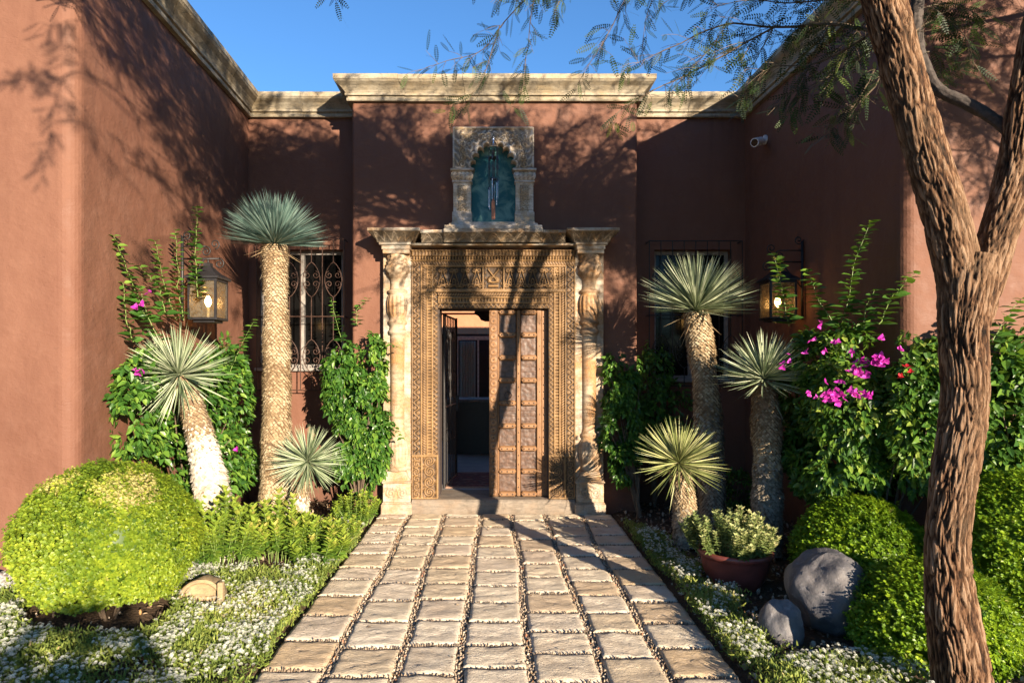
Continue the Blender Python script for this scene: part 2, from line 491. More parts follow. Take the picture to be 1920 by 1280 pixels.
def m_soil():
    t = NT('garden_soil')
    n1 = t.noise(4, 6, 0.7); n2 = t.noise(60, 5, 0.75); v = t.voro(38)
    col = t.mix(t.rng(n2, 0.3, 0.7, 0, 1), (0.045, 0.028, 0.018), (0.14, 0.095, 0.06))
    col = t.mix(t.rng(n1, 0.5, 0.75, 0, 0.5), col, (0.20, 0.14, 0.09))
    b = t.bump(n2, 0.9, 0.02); b = t.bump(v, 0.6, 0.02, b)
    return t.fin(col, 0.95, b, spec=0.15)
M['soil'] = m_soil()
def m_paver():
    t = NT('cleft_sandstone')
    r = t.objrand()
    base = t.ramp(r, [(0.0, (0.58, 0.50, 0.39)), (0.25, (0.62, 0.52, 0.385)), (0.45, (0.55, 0.44, 0.30)), (0.6, (0.64, 0.56, 0.44)), (0.8, (0.54, 0.44, 0.34)), (0.93, (0.54, 0.39, 0.22)), (1.0, (0.48, 0.37, 0.26))])
    off = t.node('ShaderNodeVectorMath', operation='SCALE'); cx = t.node('ShaderNodeCombineXYZ')
    t.lnk(r, cx.inputs[0]); t.lnk(r, cx.inputs[1]); t.lnk(cx.outputs[0], off.inputs[0]); off.inputs['Scale'].default_value = 40
    ad = t.node('ShaderNodeVectorMath', operation='ADD'); t.lnk(t.pos, ad.inputs[0]); t.lnk(off.outputs[0], ad.inputs[1])
    p = ad.outputs[0]
    n1 = t.noise(5, 5, 0.6, p); n2 = t.noise(16, 7, 0.62, t.mapv((1.0, 2.4, 1), (0, 0, 0.45), p), 1.1)
    n5 = t.noise(42, 5, 0.65, t.mapv((0.8, 2.0, 1), (0, 0, 0.5), p), 0.8)
    n3 = t.noise(120, 4, 0.7, p)
    col = t.mix(t.rng(n1, 0.4, 0.7, 0, 0.5), base, (0.34, 0.25, 0.17))
    col = t.mix(t.rng(n2, 0.5, 0.75, 0, 0.35), col, (0.60, 0.53, 0.45))
    col = t.mix(t.rng(n3, 0.55, 0.8, 0, 0.4), col, (0.22, 0.17, 0.12))
    b = t.bump(n2, 0.45, 0.025); b = t.bump(n5, 0.8, 0.012, b); b = t.bump(n3, 0.5, 0.005, b)
    return t.fin(col, 0.88, b, spec=0.2)
M['paver'] = m_paver()
def m_pebble():
    t = NT('edge_set_pebbles')
    r = t.attr('rnd')
    col = t.ramp(r, [(0.0, (0.09, 0.065, 0.045)), (0.3, (0.19, 0.14, 0.095)), (0.65, (0.32, 0.245, 0.17)), (0.9, (0.46, 0.37, 0.27)), (0.94, (0.24, 0.09, 0.045)), (1.0, (0.32, 0.20, 0.08))])
    return t.fin(col, 0.6, None, spec=0.35)
M['pebble'] = m_pebble()
M['mortar'] = m_simple('path_mortar', (0.17, 0.13, 0.09), 0.95, 0, 50, 0.4, 0.6)
def m_boulder():
    t = NT('river_boulder')
    n1 = t.noise(3.2, 5, 0.6, None, 1.5); n2 = t.noise(22, 6, 0.7); n3 = t.noise(110, 3, 0.6)
    col = t.mix(t.rng(n1, 0.35, 0.65, 0, 1), (0.065, 0.065, 0.075), (0.15, 0.135, 0.13))
    col = t.mix(t.rng(n2, 0.55, 0.75, 0, 0.6), col, (0.30, 0.28, 0.29))
    col = t.mix(t.rng(n3, 0.5, 0.8, 0, 0.4), col, (0.05, 0.08, 0.08))
    b = t.bump(n2, 0.45, 0.02); b = t.bump(n3, 0.3, 0.004, b)
    return t.fin(col, 0.62, b, spec=0.35)
M['boulder'] = m_boulder()
M['pale_rock'] = m_limestone('pale_rock', (0.45, 0.43, 0.42), (0.35, 0.3, 0.28), (0.2, 0.18, 0.18), 4)
def m_bark():
    t = NT('furrowed_bark')
    cut = t.attr('cut')
    p = t.mapv((1, 1, 0.13))
    n1 = t.noise(44, 6, 0.7, p, 0.7); n2 = t.noise(2.2, 4, 0.6); n3 = t.noise(120, 4, 0.7, t.mapv((1, 1, 0.4)))
    f = t.math('ADD', cut, t.rng(n1, 0.3, 0.7, -0.35, 0.35))
    col = t.ramp(f, [(0.05, (0.010, 0.006, 0.004)), (0.42, (0.070, 0.034, 0.018)), (0.70, (0.165, 0.085, 0.043)), (1.0, (0.29, 0.185, 0.115))])  # sunlit ridges and dark furrows put into the bark colour
    col = t.mix(t.rng(n2, 0.5, 0.72, 0, 0.6), col, (0.19, 0.12, 0.07), 'MIX')
    b = t.bump(n1, 1.0, 0.025); b = t.bump(n3, 0.5, 0.005, b)
    return t.fin(col, 0.85, b, spec=0.2)
M['bark'] = m_bark()
M['pot'] = m_simple('oxblood_glazed_pot', (0.17, 0.045, 0.035), 0.35, 0, 8, 0.35, 0.2)
M['clay'] = m_limestone('weathered_clay', (0.36, 0.26, 0.145), (0.28, 0.19, 0.10), (0.13, 0.115, 0.08), 3)
def m_rug():
    t = NT('woven_rug')
    v = t.voro(9, t.mapv((1, 1, 1)), 'F1', 'Distance'); n = t.noise(130, 3, 0.6)
    col = t.ramp(v, [(0.0, (0.35, 0.20, 0.12)), (0.25, (0.22, 0.05, 0.035)), (0.5, (0.12, 0.035, 0.03)), (0.8, (0.25, 0.12, 0.08))])
    return t.fin(col, 0.95, t.bump(n, 0.6, 0.006))
M['rug'] = m_rug()
M['rug_border'] = m_simple('rug_border', (0.32, 0.19, 0.13), 0.95, 0, 60, 0.4, 0.4)
M['grey_floor'] = m_simple('hall_floor', (0.25, 0.23, 0.21), 0.5, 0, 6, 0.2, 0.1)
M['curtain'] = m_simple('pale_curtain', (0.50, 0.55, 0.52), 0.9, 0, 30, 0.1, 0.2)
M['dark_inside'] = m_simple('timber_and_hall_shade', (0.05, 0.035, 0.03), 0.7)
M['counter'] = m_simple('dark_counter', (0.012, 0.012, 0.014), 0.4)
M['roof'] = m_simple('flat_roof', (0.3, 0.22, 0.17), 0.9)
# ------------------------------------------------------------------ ground and path
def bed_h(x, y):
    """ground height: the left bed rises gently towards the wall"""
    x = np.asarray(x, float); y = np.asarray(y, float)
    l = np.clip((-x - 1.30)/1.3, 0, 1); r = np.clip((x - 1.35)/1.5, 0, 1)
    near = np.clip((y + 12)/10, 0, 1)*np.clip((7.6 - y)/1.5, 0.2, 1)
    h = 0.15*l*near + 0.05*r*near
    e = np.clip((np.abs(x-0.02) - 1.27)/0.1, 0, 1)
    h = h + e*(0.012 + 0.022*fbm(x*2.3, y*2.3, seed=3) + 0.012*fbm(x*11, y*11, seed=5)) - 0.012
    return h

xs = np.unique(np.concatenate([np.linspace(-150, -6, 16), np.linspace(-6, 6, 150), np.linspace(6, 150, 16)]))
ys = np.unique(np.concatenate([np.linspace(-150, -2, 18), np.linspace(-2, 8, 120), np.linspace(8, 250, 20)]))
GX, GY = np.meshgrid(xs, ys)
gz = bed_h(GX.ravel(), GY.ravel()) - 0.02
inside_path = (np.abs(GX.ravel()-0.02) < 1.24)
gz = np.where(inside_path, -0.07, gz)
ground = mesh_obj('ground', np.stack([GX.ravel(), GY.ravel(), gz], 1), grid_faces(len(xs)-1, len(ys)-1), M['soil'], smooth=True, kind='structure', origin=(0, 0, 0))

path = thing('path', (0, 0, 0), None, None, kind='structure')
MB().box(-1.225, 1.262, -8, 6.86, -0.12, -0.022).build('mortar_bed', M['mortar'], path)

def paver_mesh(i, w, h):
    nu, nv = 15, 14
    rs = np.random.default_rng(100+i)
    u = np.linspace(-1, 1, nu+1); v = np.linspace(-1, 1, nv+1)
    U, V = np.meshgrid(u, v); U = U.ravel(); V = V.ravel()
    X = U*w/2; Y = V*h/2
    eu = np.abs(U) > 0.99; ev = np.abs(V) > 0.99
    X = X + np.where(eu, 0.006*fbm(V*4, V*0+i*3.1, seed=i), 0)
    Y = Y + np.where(ev, 0.006*fbm(U*4, U*0+i*7.7, seed=i+50), 0)
    ang = rs.uniform(-0.5, 0.5)
    q = X*math.sin(ang) + Y*math.cos(ang)
    Z = 0.010*fbm(X*7+i, Y*11, seed=i) + 0.006*(1-np.abs(fbm(q*26+i*2, X*5, seed=i+9))*2)
    edge = np.maximum(np.abs(U), np.abs(V))
    Z = Z + 0.0045*fbm(q*60+i*5, X*22, oct=2, seed=i+30) - np.where(edge > 0.99, 0.007, 0) - 0.003
    top = np.stack([X, Y, Z], 1)
    F = [tuple(f) for f in grid_faces(nu, nv)]
    ring = [k for k in range(nu+1)] + [(j+1)*(nu+1)-1 for j in range(1, nv+1)] + [nv*(nu+1)+k for k in range(nu-1, -1, -1)] + [j*(nu+1) for j in range(nv-1, 0, -1)]
    n = len(top); base = top[ring].copy(); base[:, 2] = -0.06
    allv = np.concatenate([top, base]); L = len(ring)
    for k in range(L):
        k2 = (k+1) % L
        F.append((ring[k2], ring[k], n+k, n+k2))
    me = bpy.data.meshes.new('paving_stone')
    me.from_pydata([tuple(p) for p in allv], [], F); me.update()
    for p in me.polygons[:nu*nv]: p.use_smooth = True
    me.materials.append(M['paver'])
    return me
PAV = [paver_mesh(i, 1.0*0.318, 0.305) for i in range(14)]
COLN = 7
x_left, x_right = -1.215, 1.252
pitch = (x_right - x_left + 0.045)/COLN
rs = random.Random(5)
joints = []          # (x, y, direction angle) of pebbles
col_off = [0.0, 0.06, -0.05, 0.03, 0.09, -0.02, 0.05]
def wob(c, y):       # the dividing joints wander a little
    return 0.014*math.sin(y*1.3 + c*1.9) + 0.01*math.sin(y*3.1 + c*4.2)
for c in range(COLN):
    xc0 = x_left + (c+0.5)*pitch - 0.0225
    y = 6.84
    first = True
    while y > 2.2:
        h = rs.uniform(0.275, 0.37)
        if first: h = 0.2 + col_off[c]; first = False
        y0 = y - h
        yc = (y + y0)/2
        wl, wr = wob(c, yc) if c else 0, wob(c+1, yc) if c < COLN-1 else 0
        xa = x_left + c*pitch + wl; xb = x_left + (c+1)*pitch - 0.045 + wr
        me = PAV[rs.randrange(len(PAV))]
        o = bpy.data.objects.new('paving_stone', me); o.parent = path
        sx = (xb-xa)/0.318; sy = (h-0.024)/0.305
        if rs.random() < 0.5: o.rotation_euler = (rs.uniform(-.006, .006), rs.uniform(-.006, .006), PI + rs.uniform(-.012, .012))
        else: o.rotation_euler = (rs.uniform(-.006, .006), rs.uniform(-.006, .006), rs.uniform(-.012, .012))
        o.scale = (sx, sy, 1); o.location = ((xa+xb)/2, yc, rs.uniform(-0.003, 0.003))
        link(o)
        n = int((xb-xa)/0.0135)
        for k in range(n):
            joints.append((xa + (k+0.5)*(xb-xa)/n, y0+rs.uniform(-.003, .003), PI/2+rs.uniform(-.7, .7), 0))
        y = y0
for c in range(1, COLN):
    for lane in (-0.016, 0.001, 0.017):
        y = 6.84
        while y > 2.2:
            joints.append((x_left + c*pitch - 0.024 + wob(c, y) + lane, y, (0.5 if lane > 0 else -0.5) + rs.uniform(-.7, .7), 1))
            y -= rs.uniform(0.010, 0.016)
# low-poly pebble
pv = []; 
for (r, z) in ((0.55, -1), (1.0, -0.1), (0.62, 0.8)):
    for i in range(6):
        a = 2*PI*i/6; pv.append((r*math.cos(a), 0.62*r*math.sin(a), z))
pv.append((0, 0, 1.05))
pf = []
for j in range(2):
    for i in range(6):
        i2 = (i+1) % 6; a, b, c, d = j*6+i, j*6+i2, (j+1)*6+i2, (j+1)*6+i
        pf += [(a, b, c), (a, c, d)]
pf += [(12+i, 12+(i+1) % 6, 18) for i in range(6)]
J = np.array(joints); N = len(J)
ang = J[:, 2]; ca, sa = np.cos(ang), np.sin(ang); z0 = np.zeros(N); o1 = np.ones(N)
R = np.stack([np.stack([ca, -sa, z0], 1), np.stack([sa, ca, z0], 1), np.stack([z0, z0, o1], 1)], 1)
tilt = RNG.uniform(-0.35, 0.35, N)
ct, st = np.cos(tilt), np.sin(tilt)
Rx = np.stack([np.stack([o1, z0, z0], 1), np.stack([z0, ct, -st], 1), np.stack([z0, st, ct], 1)], 1)
R = R @ Rx
pos = np.stack([J[:, 0] + RNG.normal(0, .003, N), J[:, 1] + RNG.normal(0, .003, N), np.full(N, -0.023) + 0.009*(J[:, 3] == 0) + RNG.uniform(-.007, .005, N)], 1)
sc = np.stack([RNG.uniform(.008, .0125, N)*np.where(J[:, 3] > 0, 1.0, 0.85), RNG.uniform(.006, .011, N), RNG.uniform(.014, .020, N)], 1)
V, F = scatter(pv, pf, pos, R, sc)
mesh_obj('pebble_joint', V, F, M['pebble'], path, True, {'rnd': np.repeat(RNG.random(N)*np.where(J[:, 3] == 0, 0.6, 1.0), len(pv))}, kind='stuff')

# ------------------------------------------------------------------ house
house = thing('house', (0, 7, 0), 'flat-roofed terracotta adobe house with pale stone cornice and carved doorway', 'house')
WT = 4.47   # top of the walls, under the cornice
def wall_poly(pts, name='wall', z0=-0.1, z1=WT+0.1, holes=(), nseg=1, closed=False):
    """vertical wall along a polyline; a hole is (segment, s0, s1, z0, z1, depth)"""
    mb = MB()
    for k in range(len(pts)-1):
        (xa, ya), (xb, yb) = pts[k], pts[k+1]
        L = math.hypot(xb-xa, yb-ya); dx, dy = (xb-xa)/L, (yb-ya)/L
        P = lambda s, z, d=0.0: (xa+dx*s - dy*d, ya+dy*s + dx*d, z)
        hs = [h for h in holes if h[0] == k]
        if not hs:
            mb.add([P(0, z0), P(L, z0), P(L, z1), P(0, z1)], [(0, 1, 2, 3)])
            continue
        _, s0, s1, h0, h1, dep = hs[0]
        mb.add([P(0, z0), P(s0, z0), P(s0, z1), P(0, z1)], [(0, 1, 2, 3)])
        mb.add([P(s1, z0), P(L, z0), P(L, z1), P(s1, z1)], [(0, 1, 2, 3)])
        mb.add([P(s0, z0), P(s1, z0), P(s1, h0), P(s0, h0)], [(0, 1, 2, 3)])
        mb.add([P(s0, h1), P(s1, h1), P(s1, z1), P(s0, z1)], [(0, 1, 2, 3)])
        a, b, c, d = P(s0, h0), P(s1, h0), P(s1, h1), P(s0, h1)
        a2, b2, c2, d2 = P(s0, h0, dep), P(s1, h0, dep), P(s1, h1, dep), P(s0, h1, dep)
        mb.add([a, b, c, d, a2, b2, c2, d2], [(0, 4, 5, 1), (1, 5, 6, 2), (2, 6, 7, 3), (3, 7, 4, 0)])
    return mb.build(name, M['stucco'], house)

def fillet(p0, p1, p2, r, n=7):
    a = Vector(p0)-Vector(p1); b = Vector(p2)-Vector(p1); a.normalize(); b.normalize()
    half = math.acos(max(-1, min(1, a.dot(b))))/2
    d = r/math.tan(half); A = Vector(p1)+a*d; B = Vector(p1)+b*d
    c = Vector(p1) + (a+b).normalized()*(r/math.sin(half))
    out = []
    a0 = math.atan2(A.y-c.y, A.x-c.x); a1 = math.atan2(B.y-c.y, B.x-c.x)
    da = (a1-a0+PI) % (2*PI) - PI
    for i in range(n+1):
        t = a0+da*i/n; out.append((c.x+r*math.cos(t), c.y+r*math.sin(t)))
    return out
YC, YR = 7.0, 7.45
L0, L1, L2 = (-9, 4.17), (-2.73, 4.17), (-2.85, YR)
C1, C2, C3, C4 = (-1.546, YR), (-1.546, YC), (1.575, YC), (1.575, YR)
R2, R1, R0 = (2.93, YR), (3.016, 4.7), (9, 4.7)
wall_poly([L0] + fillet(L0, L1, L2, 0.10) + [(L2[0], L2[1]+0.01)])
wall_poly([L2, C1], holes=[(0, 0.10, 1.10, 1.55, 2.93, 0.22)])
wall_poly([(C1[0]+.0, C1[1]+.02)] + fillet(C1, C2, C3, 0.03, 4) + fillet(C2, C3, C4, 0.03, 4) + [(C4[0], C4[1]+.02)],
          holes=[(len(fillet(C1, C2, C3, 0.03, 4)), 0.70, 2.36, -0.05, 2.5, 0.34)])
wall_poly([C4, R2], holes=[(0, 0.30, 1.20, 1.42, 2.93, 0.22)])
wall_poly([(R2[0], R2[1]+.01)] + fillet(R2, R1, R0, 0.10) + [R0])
MB().add([(-9, 4.4, 4.56), (-2.9, 4.4, 4.56), (-3.0, 7.7, 4.56), (-9, 11, 4.56)], [(0, 1, 2, 3)]) \
    .add([(-9, 11, 4.56), (-3.0, 7.7, 4.56), (3.1, 7.7, 4.56), (9, 11, 4.56)], [(0, 1, 2, 3)]) \
    .add([(3.1, 4.9, 4.56), (9, 4.9, 4.56), (9, 11, 4.56), (3.1, 7.7, 4.56)], [(0, 1, 2, 3)]) \
    .add([(-1.5, 7.05, 4.56), (1.5, 7.05, 4.56), (1.5, 7.7, 4.555), (-1.5, 7.7, 4.555)], [(0, 1, 2, 3)]).build('roof', M['roof'], house)

# cornice: profile swept along the plan with mitres, cut into stones
prof = [(0.0, 4.455), (0.045, 4.455), (0.05, 4.47), (0.05, 4.487), (0.035, 4.492), (0.04, 4.505), (0.062, 4.51), (0.065, 4.53),
        (0.055, 4.537), (0.07, 4.56), (0.105, 4.595), (0.15, 4.625), (0.162, 4.64), (0.168, 4.645), (0.17, 4.695), (0.0, 4.70), (-0.25, 4.70), (-0.25, 4.455)]
plan = [L0, L1, L2, C1, C2, C3, C4, R2, R1, R0]
def offs(plan, d):
    out = []
    n = len(plan)
    for i in range(n):
        def nrm(a, b):
            L = math.hypot(b[0]-a[0], b[1]-a[1]); return ((b[1]-a[1])/L, -(b[0]-a[0])/L)
        if i == 0: nx, ny = nrm(plan[0], plan[1]); out.append((plan[0][0]+nx*d, plan[0][1]+ny*d)); continue
        if i == n-1: nx, ny = nrm(plan[-2], plan[-1]); out.append((plan[-1][0]+nx*d, plan[-1][1]+ny*d)); continue
        n1 = nrm(plan[i-1], plan[i]); n2 = nrm(plan[i], plan[i+1])
        k = 1 + n1[0]*n2[0] + n1[1]*n2[1]
        out.append((plan[i][0] + d*(n1[0]+n2[0])/k, plan[i][1] + d*(n1[1]+n2[1])/k))
    return out
OFF = [offs(plan, d if d > 0 else d*0.4) for d, z in prof]
cornice = link(bpy.data.objects.new('cornice', None)); cornice.parent = house
rs = random.Random(3)
for k in range(len(plan)-1):
    L = math.hypot(plan[k+1][0]-plan[k][0], plan[k+1][1]-plan[k][1])
    n = max(1, round(L/0.62))
    for s in range(n):
        ta = s/n + (0.0022/L if s else 0); tb = (s+1)/n - (0.0022/L if s < n-1 else 0)
        dz = rs.uniform(-.003, .003); do = rs.uniform(-.003, .003)
        V = []
        for t in (ta, tb):
            for i, (d, z) in enumerate(prof):
                a, b = OFF[i][k], OFF[i][k+1]
                V.append((a[0]+(b[0]-a[0])*t, a[1]+(b[1]-a[1])*t, z+dz))
        m = len(prof)
        F = [(i, (i+1) % m, m+(i+1) % m, m+i) for i in range(m)] + [tuple(reversed(range(m))), tuple(range(m, 2*m))]
        mesh_obj('cornice_stone', V, F, M['cornice'], cornice)

# ------------------------------------------------------------------ relief helpers
def relief(name, x0, x1, z0, z1, y, hf, m, parent, res=0.007, depth=0.02, back=0.04, keep=None):
    """carved slab facing -y: hf(x, z) -> (extra relief metres, cut 0..1)"""
    nu = max(2, int(round((x1-x0)/res))); nv = max(2, int(round((z1-z0)/res)))
    U, Vv = np.meshgrid(np.linspace(x0, x1, nu+1), np.linspace(z0, z1, nv+1))
    U = U.ravel(); Vv = Vv.ravel()
    h, cut = hf(U, Vv)
    P = np.stack([U, y - h, Vv], 1)
    F = grid_faces(nu, nv)
    if keep is not None:
        c = keep(P[F].mean(1)); F = F[c]
    ed = []
    # sides to the wall
    def side(idx):
        n = len(idx); b = P[idx].copy(); b[:, 1] = y + back
        return b
    ring = list(range(nu+1)) + [(j+1)*(nu+1)-1 for j in range(1, nv+1)] + [nv*(nu+1)+k for k in range(nu-1, -1, -1)] + [j*(nu+1) for j in range(nv-1, 0, -1)]
    b = P[ring].copy(); b[:, 1] = y + back
    n0 = len(P); L = len(ring)
    F2 = np.array([(ring[(k+1) % L], ring[k], n0+k, n0+(k+1) % L) for k in range(L)])
    P2 = np.concatenate([P, b]); cut2 = np.concatenate([cut, cut[ring]])
    if keep is not None:
        c = keep(P2[F2].mean(1)); F2 = F2[c]
    return mesh_obj(name, P2, np.concatenate([F, F2]), m, parent, True, {'cut': np.clip(cut2, 0, 1)})

def spirals(x, z, cx, cz, R, pitch=0.018, turn=1.0):
    """scrolls: nearest centre wins"""
    best = np.full(x.shape, 9.0); sgn = np.ones(x.shape); th = np.zeros(x.shape); rr = np.zeros(x.shape); RR = np.full(x.shape, 0.01)
    for i, (a, b) in enumerate(zip(cx, cz)):
        r = np.hypot(x-a, z-b); rad = R if np.isscalar(R) else R[i]
        q = r/rad
        w = q < best
        best = np.where(w, q, best); th = np.where(w, np.arctan2(z-b, x-a), th); rr = np.where(w, r, rr)
        sgn = np.where(w, 1 if i % 2 else -1, sgn)
    h = 0.5 + 0.5*np.cos(2*PI*rr/pitch - sgn*turn*th)
    leaf = 0.5 + 0.5*np.cos(5*th*sgn + rr*90)
    out = np.where(best < 1, h, 0.55*leaf)
    return out, best
def smooth01(a): a = np.clip(a, 0, 1); return a*a*(3-2*a)

XW = 0.880                       # outer half width of the timber surround
DF = 6.93                        # its front plane
# timber surround = two jambs and a head, each with mouldings running round the opening
frame = thing('carved_door_frame', (0, 6.95, 0.15), None, None); frame.parent = house; frame.location = (0, -0.05, 0.15)
ZT = 2.822
def band_h(d, v):
    """moulding: d = distance from the outer edge inwards, v = run along the member"""
    h = np.zeros_like(d); cut = np.full_like(d, 0.5)
    # outer scroll band 0..0.095
    m = (d < 0.095)
    ph = np.sin(2*PI*v/0.11); c = np.abs((d-0.05) - 0.026*ph)
    loc = np.mod(v, 0.055)-0.0275; cen = 0.05 - 0.02*np.sign(ph)
    r = np.hypot(loc*0.9, d-cen)
    a = np.maximum(np.exp(-(c/0.008)**2), 0.8*np.exp(-((r-0.012)/0.005)**2)+0.7*np.exp(-(r/0.006)**2))
    h = np.where(m, 0.030 + 0.013*a, h); cut = np.where(m, a, cut)
    m = (d < 0.012); h = np.where(m, 0.045, h); cut = np.where(m, 0.85, cut)
    # groove
    m = (d >= 0.095) & (d < 0.110); h = np.where(m, 0.046*np.sin(PI*(d-0.095)/0.015)**0.5, h); cut = np.where(m, 0.95, cut)
    # inner part 0.11 .. 0.28
    m = (d >= 0.110) & (d < 0.155); a = 0.5+0.5*np.cos(2*PI*(v/0.028 + (d-0.11)/0.045*1.0)); b = np.sin(PI*(d-0.11)/0.045)
    h = np.where(m, 0.012 + 0.012*b + 0.008*a, h); cut = np.where(m, 0.2+0.8*a*b, cut)
    m = (d >= 0.155) & (d < 0.175); h = np.where(m, 0.034*np.sin(PI*(d-0.155)/0.02)**0.6, h); cut = np.where(m, 0.9, cut)
    m = (d >= 0.175) & (d < 0.212); a = (np.abs(np.mod(v, 0.034)-0.017) < 0.010)*1.0; h = np.where(m, 0.004+0.012*a, h); cut = np.where(m, 0.25+0.6*a, cut)
    m = (d >= 0.212) & (d < 0.226); h = np.where(m, 0.022, h); cut = np.where(m, 0.9, cut)
    m = (d >= 0.226); q = (d-0.226)/0.05
    z = np.abs(np.mod(v/0.05, 1.0)*2-1); a = np.exp(-((q-0.15-0.7*z)/0.16)**2)
    h = np.where(m, 0.004+0.010*a, h); cut = np.where(m, 0.15+0.85*a, cut)
    return h, cut
def jamb_h(side):
    def f(x, z):
        d = XW - np.abs(x)
        h, cut = band_h(d, z)
        # carved plinth block at the foot
        foot = z < 0.62
        cx = [side*(XW-0.19)]*4 + [side*(XW-0.05)]*6; cz = [0.22, 0.33, 0.44, 0.55] + [0.2, 0.28, 0.36, 0.44, 0.52, 0.60]
        s, b = spirals(x, z, cx, cz, [0.06]*4+[0.04]*6, 0.024, 2)
        h2 = 0.028 + 0.014*s; c2 = 0.1+0.9*s
        fr = (np.abs(z-0.61) < 0.012) | (z < 0.165) | (np.abs(d-0.105) < 0.008) | (d > 0.268) | (d < 0.01)
        h2 = np.where(fr, 0.046, h2); c2 = np.where(fr, 0.9, c2)
        w = smooth01((z-0.62)/0.01)
        h = np.where(foot, h2, h); cut = np.where(foot, c2, cut)
        nz = 0.002*fbm(x*30, z*30, seed=4)
        return h+nz, np.clip(cut+0.25*fbm(x*9, z*9, seed=8), 0, 1)
    return f
IN = 0.598
relief('jamb', -XW, -IN, 0.148, 2.665, DF, jamb_h(-1), M['wood'], frame, 0.0062, back=0.16)
relief('jamb', IN, XW, 0.148, 2.665, DF, jamb_h(1), M['wood'], frame, 0.0062, back=0.16)
def head_h(x, z):                 # moulded head above the opening
    d = 0.110 + (2.372 - z)*0.98
    h, cut = band_h(d, x)
    return h + 0.002*fbm(x*30, z*30, seed=14), np.clip(cut+0.2*fbm(x*9, z*9, seed=18), 0, 1)
relief('head_moulding', -IN-0.001, IN+0.001, 2.2, 2.372, DF+0.002, head_h, M['wood'], frame, 0.0062, back=0.16)
def top_h(x, z):
    q = (z-2.665)/(ZT-2.665)
    a = (np.abs(np.mod(x, 0.03)-0.015) < 0.009)*1.0
    b = 0.5+0.5*np.cos(2*PI*x/0.036)
    h = np.where(q < 0.28, 0.020+0.010*(0.5+0.5*np.cos(2*PI*(x/0.03+q*3))), np.where(q < 0.36, 0.050, np.where(q < 0.6, 0.014+0.030*a*((q > .4) & (q < .56)), np.where(q < 0.68, 0.06, np.where(q < 0.9, 0.05+0.014*b, 0.075)))))
    cut = np.where(q < 0.28, 0.3+0.5*(0.5+0.5*np.cos(2*PI*(x/0.03+q*3))), np.where(q < 0.36, 0.9, np.where(q < 0.6, 0.1+0.7*a, 0.35+0.5*b)))
    return h, cut
relief('head_cornice', -XW-0.002, XW+0.002, 2.667, ZT, DF, top_h, M['wood'], frame, 0.0062, back=0.16)
# frieze
def frieze_h(x, z):
    zc = (2.40+2.655)/2; H = 0.128
    ax = np.abs(x); cen = ax < 0.11
    cell = 0.122; u = np.mod(ax-0.12, cell)/cell*2-1; w = (z-zc)/H      # -1..1
    # chevron ribbon with paired scrolls above and below
    tri = 1-np.abs(u)*2
    rib = np.exp(-((w-0.75*tri)/0.13)**2)
    r1 = np.hypot((np.abs(u)-0.42)*cell/2, (w-0.62)*H); r2 = np.hypot((np.abs(u)-0.62)*cell/2, (w+0.66)*H); r3 = np.hypot(u*cell/2*1.3, (w+0.35)*H*0.6)
    sp = lambda r, k: np.exp(-((r-k)/0.0055)**2) + np.exp(-(r/0.006)**2)
    a = np.clip(np.maximum.reduce([rib, sp(r1, 0.017), sp(r2, 0.018), sp(r3, 0.022)]), 0, 1)
    uc = x/0.11; k = np.maximum.reduce([np.exp(-((np.abs(w-0.15)-np.abs(uc)*1.1)/0.11)**2)*(np.abs(uc) < 0.55)*(w > -.35), np.exp(-((np.hypot(uc*0.8, (w+0.15)*1.6)-0.35)/0.12)**2)*(w > -.5), np.exp(-((w+0.68)/0.10)**2)*(np.abs(uc) < 0.5), 0.6*np.exp(-((np.abs(uc)-0.78)/0.08)**2)*(0.5+0.5*np.cos(w*14))])
    a = np.where(cen, k, a)
    fr = (np.abs(ax-0.112) < 0.008) | (np.abs(ax) > 0.772) | (np.abs(w) > 0.93)
    h = np.where(fr, 0.040, 0.006+0.024*a); cut = np.where(fr, 0.8, a)
    return h + 0.002*fbm(x*30, z*30, seed=24), np.clip(cut+0.15*fbm(x*9, z*9, seed=28), 0, 1)
relief('frieze_panel', -0.784, 0.784, 2.374, 2.664, DF+0.004, frieze_h, M['wood'], frame, 0.0055, back=0.16)
# soffit and inner lining of the opening, dark timber
MB().box(-IN-.02, -IN+.012, 6.96, 7.30, 0.15, 2.2).box(IN-.012, IN+.02, 6.96, 7.30, 0.15, 2.2).box(-IN+.013, IN-.013, 6.96, 7.30, 2.199, 2.235).build('lining', M['dark_inside'], frame)

# threshold step
mb = MB()
def stepf(u, v):
    x = -0.875 + 1.75*u
    pr = np.array([(6.86, -0.03), (6.852, 0.03), (6.855, 0.125), (6.872, 0.142), (6.9, 0.146), (7.0, 0.148), (7.2, 0.148), (7.4, 0.147)])
    t = v*7
    y = np.interp(t, np.arange(8), pr[:, 0]); z = np.interp(t, np.arange(8), pr[:, 1])
    n = 0.006*fbm(x*6, v*9, seed=31)
    return np.stack([x, y + n, z + n*0.5], 1)
mb.sheet(stepf, 60, 28); mb.build('threshold_step', M['step'], house, True)

